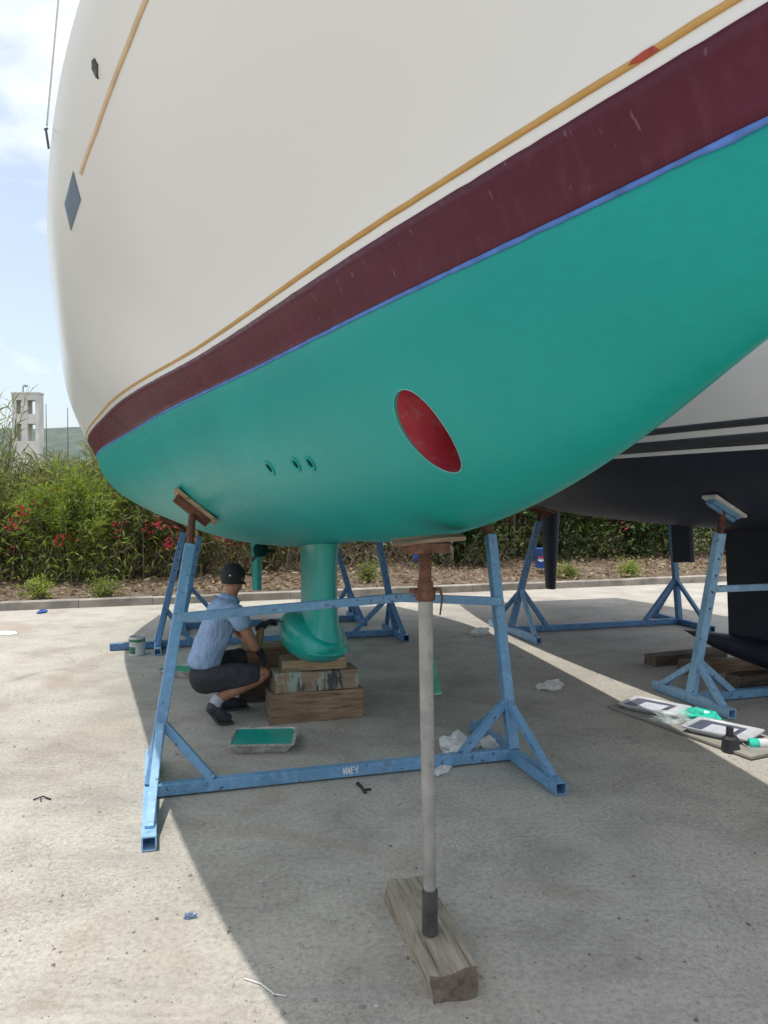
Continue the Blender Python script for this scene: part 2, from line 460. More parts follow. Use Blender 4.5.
class MB:
    """collects geometry in world coordinates"""
    def __init__(s):
        s.v = []; s.f = []
    def add(s, vs, fs):
        o = len(s.v)
        s.v.extend([tuple(x) for x in vs]); s.f.extend([tuple(i + o for i in f) for f in fs])
        return s
    def frame(s, a, b, up=(0, 0, 1)):
        a = Vector(a); b = Vector(b); d = (b - a); L = d.length; d.normalize()
        up = Vector(up)
        if abs(d.dot(up)) > 0.98: up = Vector((1, 0, 0)) if abs(d.x) < 0.9 else Vector((0, 1, 0))
        side = d.cross(up).normalized(); u2 = side.cross(d).normalized()
        return a, b, d, side, u2, L
    def bar(s, a, b, w, h, up=(0, 0, 1), hollow=(False, False), bev=0.06):
        a, b, d, sd, u2, L = s.frame(a, b, up)
        c = bev * min(w, h)
        prof = [(-w/2 + c, -h/2), (w/2 - c, -h/2), (w/2, -h/2 + c), (w/2, h/2 - c), (w/2 - c, h/2), (-w/2 + c, h/2), (-w/2, h/2 - c), (-w/2, -h/2 + c)]
        ring = lambda p, k=1.0: [p + sd * (x * k) + u2 * (y * k) for x, y in prof]
        vs = ring(a) + ring(b); n = 8
        fs = [(i, (i + 1) % n, n + (i + 1) % n, n + i) for i in range(n)]
        for end, p, dd, base, flip in ((0, a, d, 0, True), (1, b, -d, n, False)):
            if hollow[end]:
                o = len(vs); k = 0.80
                vs += ring(p, k) + ring(p + dd * 0.12, k)
                for i in range(n):
                    j = (i + 1) % n
                    fs.append((base + i, o + i, o + j, base + j) if not flip else (base + j, o + j, o + i, base + i))
                    fs.append((o + i, o + n + i, o + n + j, o + j) if not flip else (o + j, o + n + j, o + n + i, o + i))
                fs.append(tuple(range(o + n, o + 2 * n)) if not flip else tuple(reversed(range(o + n, o + 2 * n))))
            else:
                fs.append(tuple(reversed(range(base, base + n))) if flip else tuple(range(base, base + n)))
        return s.add(vs, fs)
    def tube(s, pts, r, n=8, cap=True):
        pts = [Vector(p) for p in pts]
        rs = r if hasattr(r, '__len__') else [r] * len(pts)
        vs, fs = [], []
        prev = None
        for i, p in enumerate(pts):
            d = (pts[min(i + 1, len(pts) - 1)] - pts[max(i - 1, 0)])
            if d.length < 1e-9: d = Vector((0, 0, 1))
            d.normalize()
            if prev is None:
                ref = Vector((0, 0, 1)) if abs(d.z) < 0.9 else Vector((1, 0, 0))
                sd = d.cross(ref).normalized()
            else:
                sd = (prev - d * prev.dot(d)).normalized()
            prev = sd
            u2 = sd.cross(d)
            for k in range(n):
                t = 2 * math.pi * k / n
                vs.append(p + (sd * math.cos(t) + u2 * math.sin(t)) * rs[i])
        for i in range(len(pts) - 1):
            for k in range(n):
                a, b = i * n + k, i * n + (k + 1) % n
                fs.append((a, a + n, b + n, b))
        if cap:
            fs.append(tuple(range(n))); fs.append(tuple(reversed(range((len(pts) - 1) * n, len(pts) * n))))
        return s.add(vs, fs)
    def lathe(s, c, prof, n=24, axis=(0, 0, 1)):
        c = Vector(c); ax = Vector(axis).normalized()
        ref = Vector((1, 0, 0)) if abs(ax.x) < 0.9 else Vector((0, 1, 0))
        x = (ref - ax * ref.dot(ax)).normalized(); y = ax.cross(x)
        vs, fs = [], []
        for r, z in prof:
            for k in range(n):
                t = 2 * math.pi * k / n
                vs.append(c + ax * z + (x * math.cos(t) + y * math.sin(t)) * r)
        for i in range(len(prof) - 1):
            for k in range(n):
                a, b = i * n + k, i * n + (k + 1) % n
                fs.append((a, b, b + n, a + n))
        return s.add(vs, fs)
    def build(s, name, mat, parent=None, smooth=False, origin=None, split=None):
        me = bpy.data.meshes.new(name)
        off = wloc(parent) if parent is not None else Vector(origin or (0, 0, 0))
        me.from_pydata([(v[0] - off[0], v[1] - off[1], v[2] - off[2]) for v in s.v], [], s.f)
        me.materials.append(mat)
        if smooth:
            me.polygons.foreach_set('use_smooth', [True] * len(me.polygons))
            if split is not None: me.set_sharp_from_angle(angle=rad(split))
        me.validate()
        o = bpy.data.objects.new(name, me)
        COL.objects.link(o)
        if parent is not None: o.parent = parent
        else: o.location = off
        return o

def np_obj(name, V, Fq, mat, parent=None, smooth=False, normals=None, origin=None):
    """V (n,3) world, Fq (m,k) one face size"""
    off = wloc(parent) if parent is not None else Vector(origin or (0, 0, 0))
    V = np.asarray(V, dtype=np.float64) - np.array(off)
    me = bpy.data.meshes.new(name)
    Fq = np.asarray(Fq, dtype=np.int32)
    k = Fq.shape[1]
    me.vertices.add(len(V)); me.vertices.foreach_set('co', V.astype(np.float32).ravel())
    me.loops.add(Fq.size); me.loops.foreach_set('vertex_index', Fq.ravel())
    me.polygons.add(len(Fq))
    me.polygons.foreach_set('loop_start', np.arange(0, Fq.size, k, dtype=np.int32))
    me.update(calc_edges=True)
    me.materials.append(mat)
    me.polygons.foreach_set('use_smooth', np.full(len(Fq), bool(smooth)))
    if normals is not None: me.normals_split_custom_set_from_vertices([tuple(x) for x in normals])
    o = bpy.data.objects.new(name, me)
    COL.objects.link(o)
    if parent is not None: o.parent = parent
    else: o.location = off
    return o

def timber(name, c, L, Wd, Hh, yaw, mat, parent=None, seed=0, label=None, cat=None, group=None, rough=0.006, pitch=0.0, endmat=None):
    """a rough sawn balk: subdivided box with uneven faces, origin at base"""
    r = random.Random(seed)
    nx, ny, nz = 14, 4, 4
    idx = {}; vs = []; fs = []
    def vid(i, j, k):
        if (i, j, k) not in idx:
            x = (i / nx - .5) * L; y = (j / ny - .5) * Wd; z = k / nz * Hh
            q = Vector((x * 3 + seed * 7.1, y * 9, z * 9))
            d = mnoise.noise_vector(q) * rough * 2.0
            ex = 1.0
            if j in (0, ny) and k in (0, nz): ex = 0.965
            if i in (0, nx): x *= 0.997
            idx[(i, j, k)] = len(vs)
            vs.append((x + d.x, y * ex + d.y, (z - Hh / 2) * (ex if k else 1.0) + Hh / 2 + (d.z if k else 0)))
        return idx[(i, j, k)]
    for i in range(nx):
        for j in range(ny):
            fs.append((vid(i, j, 0), vid(i, j + 1, 0), vid(i + 1, j + 1, 0), vid(i + 1, j, 0)))
            fs.append((vid(i, j, nz), vid(i + 1, j, nz), vid(i + 1, j + 1, nz), vid(i, j + 1, nz)))
        for k in range(nz):
            fs.append((vid(i, 0, k), vid(i + 1, 0, k), vid(i + 1, 0, k + 1), vid(i, 0, k + 1)))
            fs.append((vid(i, ny, k), vid(i, ny, k + 1), vid(i + 1, ny, k + 1), vid(i + 1, ny, k)))
    nbody = len(fs)
    for j in range(ny):
        for k in range(nz):
            fs.append((vid(0, j, k), vid(0, j, k + 1), vid(0, j + 1, k + 1), vid(0, j + 1, k)))
            fs.append((vid(nx, j, k), vid(nx, j + 1, k), vid(nx, j + 1, k + 1), vid(nx, j, k + 1)))
    me = bpy.data.meshes.new(name)
    me.from_pydata(vs, [], fs)
    me.materials.append(mat); me.materials.append(endmat or M['wood_end'])
    for p in me.polygons: p.material_index = 1 if p.index >= nbody else 0
    o = bpy.data.objects.new(name, me)
    COL.objects.link(o)
    o.rotation_euler = (0, pitch, yaw)
    if parent is not None:
        o.parent = parent; o.location = Vector(c) - wloc(parent)
    else: o.location = c
    if label: tag(o, label, cat, group)
    return o

def crumple(name, c, sx, sy, sz, mat, seed, label, cat, parent=None, amp=0.5, sub=3):
    """crumpled sheet: displaced, flattened ball resting on the ground"""
    import bmesh
    bm = bmesh.new()
    bmesh.ops.create_icosphere(bm, subdivisions=sub, radius=1.0)
    for v in bm.verts:
        q = v.co * 2.1 + Vector((seed * 3.7, seed * 1.3, 0))
        r = 1.0 + amp * (mnoise.noise(q) + 0.6 * mnoise.noise(q * 2.3) + 0.4 * abs(mnoise.noise(q * 5.1)))
        v.co = v.co * r
    zmin = -0.35
    for v in bm.verts:
        v.co.z = max(v.co.z, zmin) - zmin
        v.co = Vector((v.co.x * sx, v.co.y * sy, v.co.z * sz))
    me = bpy.data.meshes.new(name)
    bm.to_mesh(me); bm.free()
    me.materials.append(mat)
    o = bpy.data.objects.new(name, me); COL.objects.link(o)
    o.location = c
    o.rotation_euler = (0, 0, seed * 1.7)
    return tag(o, label, cat)

# ------------------------------------------------------------------ boat frame
AX = np.array([-0.28008, 0.95998]); RX = np.array([-0.95998, -0.28008])   # aft, starboard
BOW = np.array([0.8325, 0.8060])
def W(s, p, z):
    return (BOW[0] + s * AX[0] + p * RX[0], BOW[1] + s * AX[1] + p * RX[1], z)

def spl(x, k, y):
    x = np.asarray(x, float); k = np.asarray(k, float); y = np.asarray(y, float)
    n = len(k); h = np.diff(k); A = np.zeros((n, n)); b = np.zeros(n); A[0, 0] = A[-1, -1] = 1
    for i in range(1, n - 1):
        A[i, i - 1] = h[i - 1]; A[i, i] = 2 * (h[i - 1] + h[i]); A[i, i + 1] = h[i]
        b[i] = 3 * ((y[i + 1] - y[i]) / h[i] - (y[i] - y[i - 1]) / h[i - 1])
    c = np.linalg.solve(A, b)
    i = np.clip(np.searchsorted(k, x) - 1, 0, n - 2); dx = x - k[i]
    bb = (y[i + 1] - y[i]) / h[i] - h[i] * (2 * c[i] + c[i + 1]) / 3; d = (c[i + 1] - c[i]) / (3 * h[i])
    return y[i] + bb * dx + c[i] * dx ** 2 + d * dx ** 3

class Hull:
    """half breadth as a function of station s and height z; z is measured before trim"""
    def __init__(h, ks, hbw, zk, hbd, k, e, zd0, zd1, zw, trim, s0, frame, p0=0.0):
        h.ks = np.array(ks); h.hbw = hbw; h.zk = zk; h.hbd = hbd; h.k = k; h.e = e
        h.zd0, h.zd1, h.zw, h.trim, h.s0, h.p0 = zd0, zd1, zw, trim, s0, p0
        h.L = ks[-1]; h.port = 1.0; h.zdc = 0.0
    def par(h, s):
        s = np.asarray(s, float)
        return (spl(s, h.ks, h.hbw), np.minimum(spl(s, h.ks, h.zk), h.zw - 0.01), spl(s, h.ks, h.hbd),
                h.zd0 + (h.zd1 - h.zd0) * s / h.L + h.zdc * (s / h.L) * (1 - s / h.L), spl(s, h.ks, h.k), spl(s, h.ks, h.e))
    def bottom(h, s, q):
        hw, zk, hd, zd, k, e = h.par(s)
        f = np.power(np.clip(1 - np.power(np.clip(1 - q, 0, 1), e), 0, 1), 1 / e)
        return hw * ((1 - k) * f + k * np.power(np.clip(q, 0, 1), 0.8)), zk + (h.zw - zk) * q
    def bottom_z(h, s, z):
        hw, zk, hd, zd, k, e = h.par(s)
        return h.bottom(s, np.clip((z - zk) / (h.zw - zk), 0, 1))[0]
    def top(h, s, t):
        s = np.asarray(s, float)
        hw, zk, hd, zd, k, e = h.par(s)
        m0 = np.minimum(hw * k * 0.8 / (h.zw - zk) * (zd - h.zw), (hd - hw) * 2.5); m1 = (hd - hw) * 0.6
        wq = np.clip((s - 3.0) / 2.2, 0, 1); wq = wq * wq * (3 - 2 * wq)
        m0 = m0 + wq * (np.maximum(m0, (hd - hw) * 1.515) - m0); m1 = m1 * (1 - 0.728 * wq)
        return ((2 * t**3 - 3 * t**2 + 1) * hw + (t**3 - 2 * t**2 + t) * m0 + (-2 * t**3 + 3 * t**2) * hd + (t**3 - t**2) * m1,
                h.zw + (zd - h.zw) * t)
    def any(h, s, z):
        s = np.asarray(s, float); z = np.asarray(z, float)
        zd = h.par(s)[3]
        return np.where(z < h.zw, h.bottom_z(s, np.minimum(z, h.zw)), h.top(s, np.clip((z - h.zw) / (zd - h.zw), 0, 1))[0])
    def world(h, s, p, z):
        s = np.asarray(s, float); p = np.asarray(p, float); z = np.asarray(z, float)
        p = np.where(p < 0, p * h.port, p)
        return np.stack([BOW[0] + (s + h.s0) * AX[0] + (p + h.p0) * RX[0], BOW[1] + (s + h.s0) * AX[1] + (p + h.p0) * RX[1],
                         z - h.trim * (s - 3.48) + 0 * p], -1)
    def normal(h, s, z, side=1):
        e = 0.004
        s = np.asarray(s, float); z = np.asarray(z, float)
        pz = (h.any(s, z + e) - h.any(s, z - e)) / (2 * e); ps = (h.any(s + e, z) - h.any(s - e, z)) / (2 * e)
        # local (s,p,z) normal of p = f(s,z)
        n = np.stack([-ps, np.ones_like(ps), -pz], -1); n /= np.linalg.norm(n, axis=-1, keepdims=True)
        return np.stack([n[..., 0] * AX[0] + side * n[..., 1] * RX[0], n[..., 0] * AX[1] + side * n[..., 1] * RX[1], n[..., 2]], -1)
    def point(h, s, z, side=1, off=0.0):
        return h.world(s, side * h.any(s, z), z) + off * h.normal(s, z, side)
    def strip(h, name, mat, parent, s0, s1, zlo, zhi, off, n=160, m=2, sides=(1, -1)):
        """a band lying on the hull between heights zlo(s) and zhi(s), standing off the surface"""
        S = np.linspace(s0, s1, n); V = []; F = []
        for sd in sides:
            o = len(V) * 0 + sum(len(x) for x in V)
            a = np.broadcast_to(zlo(S) if callable(zlo) else zlo, S.shape); b = np.broadcast_to(zhi(S) if callable(zhi) else zhi, S.shape)
            T = np.linspace(0, 1, m + 1)
            P = np.stack([h.point(S, a + (b - a) * t, sd, off) for t in T], 1)
            lip0 = h.point(S, a, sd, -0.004)[:, None]; lip1 = h.point(S, b, sd, -0.004)[:, None]
            P = np.concatenate([lip0, P, lip1], 1)
            mm = P.shape[1]
            V.append(P.reshape(-1, 3))
            for i in range(n - 1):
                for j in range(mm - 1):
                    q = (o + i * mm + j, o + (i + 1) * mm + j, o + (i + 1) * mm + j + 1, o + i * mm + j + 1)
                    F.append(q if sd < 0 else q[::-1])
        return np_obj(name, np.concatenate(V), F, mat, parent, True)
    def plate(h, name, mat, parent, pts, off, side=1, sub=6):
        """decal polygon given as (s,z) corners about its centre, fan-subdivided so that it follows the hull"""
        pts = np.array(pts, float); c = pts.mean(0); V = []; F = []
        n = len(pts)
        for r in range(sub + 1):
            for k in range(n): V.append(c + (pts[k] - c) * r / sub)
        V = np.array(V)
        P = h.point(V[:, 0], V[:, 1], side, off)
        for r in range(sub):
            for k in range(n):
                a, b = r * n + k, r * n + (k + 1) % n
                F.append((a, b, b + n, a + n))
        # edge lip
        lip = h.point(pts[:, 0], pts[:, 1], side, -0.004); o = len(P)
        P = np.concatenate([P, lip])
        for k in range(n): F.append((sub * n + k, sub * n + (k + 1) % n, o + (k + 1) % n, o + k))
        return np_obj(name, P, F, mat, parent, True)

K = 0.87
def zs(a): return [1.6 + (x - 1.6) * K for x in a]
HULL = Hull([x * K for x in (0, .5, 1.0, 1.8, 3, 4.5, 6, 7.5, 9.5, 11.5)],
            [x * K for x in (.02, .14, .264, .470, .748, 1.119, 1.421, 1.722, 1.859, 1.611)],
            zs((1.981, 1.869, 1.694, 1.483, 1.336, 1.291, 1.206, 1.273, 1.432, 1.692)),
            [x * K for x in (.40, .70, 1.03, 1.360, 1.620, 1.819, 1.954, 2.083, 2.132, 1.723)],
            [.565, .472, .396, .299, .204, .13, .09, .09, .09, 0.0],
            [1.618, 1.708, 1.792, 1.902, 2.03, 2.124, 2.214, 2.244, 2.319, 2.41],
            1.6 + 1.4869 * K, 1.6 + 1.3404 * K, 1.6 + 0.5545 * K, 0.0305, 0.0, None)

HULL.zdc = -0.0125
HULL.port = 1.12  # port side, out of view, widened to spread the cast shadow

def hull_meshes(h, parent, mat_bottom, mat_top, hole=None, ns=150, nq=44, nt=26, name_b='bottom', name_t='topsides'):
    S = np.linspace(0.0, h.L, ns); TH = np.linspace(0, 1, nq)
    Q = 1 - np.cos(TH * math.pi / 2)
    SS, QQ = np.meshgrid(S, Q, indexing='ij')
    P, Z = h.bottom(SS, QQ)
    V = []; F = []; loops = []
    for sd in (1, -1):
        o = sum(len(x) for x in V)
        Vv = [h.world(SS, sd * P, Z).reshape(-1, 3)]
        dele = set()
        if hole:
            cs, cz, a, b, tilt = hole
            i0 = int(np.searchsorted(S, cs - 0.145)) ; i1 = int(np.searchsorted(S, cs + 0.145))
            zc = Z[(i0 + i1) // 2]
            j0 = int(np.searchsorted(zc, cz - 0.140)) - 1; j1 = int(np.searchsorted(zc, cz + 0.150)) + 1
            j0 = max(j0, 2); j1 = min(j1, nq - 2)
            for i in range(i0, i1):
                for j in range(j0, j1): dele.add((i, j))
            bd = [(i, j0) for i in range(i0, i1)] + [(i1, j) for j in range(j0, j1)] + [(i, j1) for i in range(i1, i0, -1)] + [(i0, j) for j in range(j1, j0, -1)]
            ct, st = math.cos(tilt), math.sin(tilt)
            bs = np.array([(S[i], Z[i, j]) for i, j in bd])
            # refine the boundary loop is kept as is; inner loop on the ellipse by direction
            d = bs - np.array([cs, cz])
            u = d[:, 0] * ct + d[:, 1] * st; w_ = -d[:, 0] * st + d[:, 1] * ct
            n = len(bd); NR = 9
            ph = np.unwrap(np.arctan2(w_ / b, u / a)); ev = ph[0] + np.arange(n) * (2 * math.pi / n) * (1 if ph[-1] > ph[0] else -1)
            ev += (ph - ev).mean(); ph = 0.25 * ph + 0.75 * ev
            eu, ew = a * np.cos(ph), b * np.sin(ph)
            el = np.stack([cs + eu * ct - ew * st, cz + eu * st + ew * ct], 1)
            base = o + SS.size
            for r in range(1, NR + 1):
                t = (r / NR) ** 0.8
                g = bs * (1 - t) + el * t
                pp = h.bottom_z(g[:, 0], g[:, 1])
                Vv.append(h.world(g[:, 0], sd * pp, g[:, 1]))
            def rid(r, k):
                k %= n
                if r == 0: return o + bd[k][0] * nq + bd[k][1]
                return base + (r - 1) * n + k
            for r in range(NR):
                for k in range(n):
                    q = (rid(r, k), rid(r, k + 1), rid(r + 1, k + 1), rid(r + 1, k))
                    F.append(q if sd < 0 else q[::-1])
            loops.append(el)
        for i in range(ns - 1):
            for j in range(nq - 1):
                if (i, j) in dele: continue
                q = (o + i * nq + j, o + (i + 1) * nq + j, o + (i + 1) * nq + j + 1, o + i * nq + j + 1)
                F.append(q if sd < 0 else q[::-1])
        V.append(np.concatenate(Vv))
    np_obj(name_b, np.concatenate(V), F, mat_bottom, parent, True)
    T = np.linspace(0, 1, nt)
    SS, TT = np.meshgrid(S, T, indexing='ij')
    P, Z = h.top(SS, TT); V = []; F = []
    for sd in (1, -1):
        o = sum(len(x) for x in V)
        V.append(h.world(SS, sd * P, Z).reshape(-1, 3))
        for i in range(ns - 1):
            for j in range(nt - 1):
                q = (o + i * nt + j, o + (i + 1) * nt + j, o + (i + 1) * nt + j + 1, o + i * nt + j + 1)
                F.append(q if sd < 0 else q[::-1])
    np_obj(name_t, np.concatenate(V), F, mat_top, parent, True)
    # transom
    Zt = np.concatenate([h.bottom(np.full(nq, h.L), Q)[1], h.top(np.full(nt, h.L), T)[1][1:]])
    Pt = np.concatenate([h.bottom(np.full(nq, h.L), Q)[0], h.top(np.full(nt, h.L), T)[0][1:]])
    a = h.world(np.full(len(Zt), h.L), Pt, Zt); b = h.world(np.full(len(Zt), h.L), -Pt, Zt); n = len(Zt)
    np_obj('transom', np.concatenate([a, b]), [(i, n + i, n + i + 1, i + 1) for i in range(n - 1)], mat_top, parent, False)
    # raked stem closing the bow
    hd0 = float(h.par(0.0)[2]); zd = float(h.par(0.0)[3]); R_ = 0.75
    Sg = np.linspace(0, R_, 12); V = []; F = []
    tt = np.linspace(0, 1, nt)
    for sd in (1, -1):
        o = len(V) * nt
        for g in Sg:
            zl = h.zw + (zd - h.zw) * 0.96 * (g / R_) ** 1.15
            zz = zl + (zd - zl) * tt
            pp0 = h.top(np.zeros(nt), tt)[0]
            pp = pp0 * (1 - g / R_) ** 0.85 + 0.004
            V.append(h.world(np.full(nt, -g), sd * pp, zz))
    for sd in range(2):
        for i in range(11):
            for j in range(nt - 1):
                q = (sd * 12 * nt + i * nt + j, sd * 12 * nt + (i + 1) * nt + j, sd * 12 * nt + (i + 1) * nt + j + 1, sd * 12 * nt + i * nt + j + 1)
                F.append(q)
    for i in range(11):   # underside of the stem
        F.append((i * nt, (i + 1) * nt, 12 * nt + (i + 1) * nt, 12 * nt + i * nt))
    np_obj('stem', np.concatenate(V), F, mat_top, parent, True)
    # deck
    Sd = np.concatenate([np.linspace(-R_, -0.02, 10), np.linspace(0, h.L, 60)])
    hdk = np.where(Sd < 0, hd0 * np.clip(1 + Sd / R_, 0, 1) ** 0.85, h.par(np.clip(Sd, 0, h.L))[2])
    zdk = h.par(np.clip(Sd, 0, h.L))[3] - 0.002
    rows = []
    for u in np.linspace(-1, 1, 9): rows.append(h.world(Sd, u * (hdk - 0.003), zdk + 0.07 * (1 - u * u)))
    V = np.stack(rows, 1).reshape(-1, 3)
    np_obj('deck', V, [(i * 9 + j, i * 9 + j + 1, (i + 1) * 9 + j + 1, (i + 1) * 9 + j) for i in range(len(Sd) - 1) for j in range(8)], M['deck'], parent, True)
    return loops

def foil(parent, name, mat, h, s_le, chord, thick, z_top, z_bot, p=0.0, taper=0.9, rake=0.0, flare_t=0.5, flare_b=0.3, nz=26):
    """fin: aerofoil sections stacked in height, leading edge towards the bow"""
    xs = np.concatenate([0.5 * (1 - np.cos(np.linspace(0, math.pi, 17)))])
    yt = 5 * (0.2969 * np.sqrt(xs) - 0.1260 * xs - 0.3516 * xs**2 + 0.2843 * xs**3 - 0.1030 * xs**4)
    loop = [(x, y) for x, y in zip(xs, yt)] + [(x, -y) for x, y in list(zip(xs, yt))[-2:0:-1]]
    n = len(loop); V = []; F = []
    for i in range(nz):
        t = i / (nz - 1); z = z_top + (z_bot - z_top) * t
        c = chord * (1 - (1 - taper) * t)
        fl = 1 + flare_t * math.exp(-(z_top - z) / 0.07) + flare_b * math.exp(-(z - z_bot) / 0.11)
        for x, y in loop:
            cc = c * (1 + 0.06 * (fl - 1))
            V.append(W(h.s0 + s_le + rake * t + x * cc - 0.03 * (fl - 1), h.p0 + p + y * thick * fl * (c / chord), z))
    for i in range(nz - 1):
        for k in range(n):
            a, b = i * n + k, i * n + (k + 1) % n
            F.append((a, b, b + n, a + n))
    mb = MB(); mb.add(V, F); mb.f.append(tuple(reversed(range(n)))); mb.f.append(tuple(range((nz - 1) * n, nz * n)))
    return mb.build(name, mat, parent, True, split=50)

def bulb(parent, name, mat, h, s0, s1, hw, z0, z1, p=0.0, power=2.0):
    ns, n = 30, 28; V = []; F = []
    for i in range(ns):
        t = i / (ns - 1); x = 0.5 * (1 - math.cos(math.pi * t))
        prof = (max(0, 1 - (1 - min(x / 0.42, 1)) ** 2.0)) ** 0.5 if x < 0.42 else max(0.03, 1 - ((x - 0.42) / 0.58) ** 1.9)
        zc = z0 + (z1 - z0) * (0.46 + 0.10 * (1 - prof))
        for k in range(n):
            a = 2 * math.pi * k / n
            ca, sa = math.cos(a), math.sin(a)
            y = hw * prof * math.copysign(abs(ca) ** (2 / power), ca)
            hh = (z1 - zc) if sa > 0 else (zc - z0)
            V.append(W(h.s0 + s0 + (s1 - s0) * x, h.p0 + p + y, zc + hh * prof * math.copysign(abs(sa) ** (0.9), sa)))
    for i in range(ns - 1):
        for k in range(n):
            a, b = i * n + k, i * n + (k + 1) % n
            F.append((a, a + n, b + n, b))
    mb = MB(); mb.add(V, F); mb.f.append(tuple(reversed(range(n)))); mb.f.append(tuple(range((ns - 1) * n, ns * n)))
    return mb.build(name, mat, parent, True)

# ------------------------------------------------------------------ setting
KO = np.array([-5.246, 10.485]); KD = np.array([0.9558, 0.2941]); KN = np.array([-0.2941, 0.9558])
def KP(t, d, z=0.0):
    q = KO + KD * t + KN * d
    return (q[0], q[1], z)

def setting():
    mb = MB(); mb.add([(-3000, -3000, -0.03), (3000, -3000, -0.03), (3000, 3000, -0.03), (-3000, 3000, -0.03)], [(0, 1, 2, 3)])
    tag(mb.build('ground', M['far_ground']), None, kind='structure')
    # concrete yard: one sheet up to the kerb
    a, b = KP(-40, 0.02), KP(45, 0.02)
    c, d = KP(45, -45), KP(-40, -45)
    mb = MB(); mb.add([a, d, c, b], [(0, 1, 2, 3)])
    tag(mb.build('concrete_yard', M['concrete']), None, kind='structure')
    # bed behind the kerb
    nt_, nd = 150, 26
    T = np.linspace(-14, 26, nt_); D = np.linspace(0.10, 9.0, nd)
    V = []
    for t in T:
        for dd in D:
            x, y, _ = KP(t, dd)
            z = 0.085 + 0.05 * mnoise.noise(Vector((x * 1.1, y * 1.1, 0))) + 0.03 * mnoise.noise(Vector((x * 4, y * 4, 3))) + min(dd, 3) * 0.05
            V.append((x, y, z if dd > 0.2 else 0.07))
    F = [(i * nd + j, (i + 1) * nd + j, (i + 1) * nd + j + 1, i * nd + j + 1) for i in range(nt_ - 1) for j in range(nd - 1)]
    o = np_obj('planting_bed', V, F, M['soil'], smooth=True); tag(o, None, kind='structure')
    # kerb of single stones
    k = bpy.data.objects.new('kerb', None); COL.objects.link(k); k.location = KP(0, 0); k['kind'] = 'structure'
    for i in range(-9, 22):
        t0 = i * 1.0 + 0.003; t1 = (i + 1) * 1.0 - 0.003
        zt = 0.115 + random.uniform(-0.006, 0.006); dd = random.uniform(-0.008, 0.008)
        mb = MB(); mb.bar(KP(t0, 0.055 + dd, zt / 2 - 0.01), KP(t1, 0.055 + dd, zt / 2 - 0.01 + random.uniform(-0.003, 0.003)), 0.13, zt + 0.02, bev=0.10)
        mb.build('kerb_stone', M['kerb'], k)
    # far hill
    xs = np.linspace(-1500, 1500, 90); V = []; rows = [(560, 0.0), (640, 0.45), (720, 0.85), (800, 1.0), (950, 0.4)]
    for yy, f in rows:
        for x in xs:
            h = 64 + 9 * mnoise.noise(Vector((x * 0.006, 1.7, 0))) + 4 * mnoise.noise(Vector((x * 0.03, yy * 0.02, 0)))
            V.append((x, yy, h * f * 1.12 - 2))
    n = len(xs)
    F = [(r * n + i, r * n + i + 1, (r + 1) * n + i + 1, (r + 1) * n + i) for r in range(4) for i in range(n - 1)]
    tag(np_obj('hill', V, F, M['hill'], smooth=True), None, kind='structure')
setting()

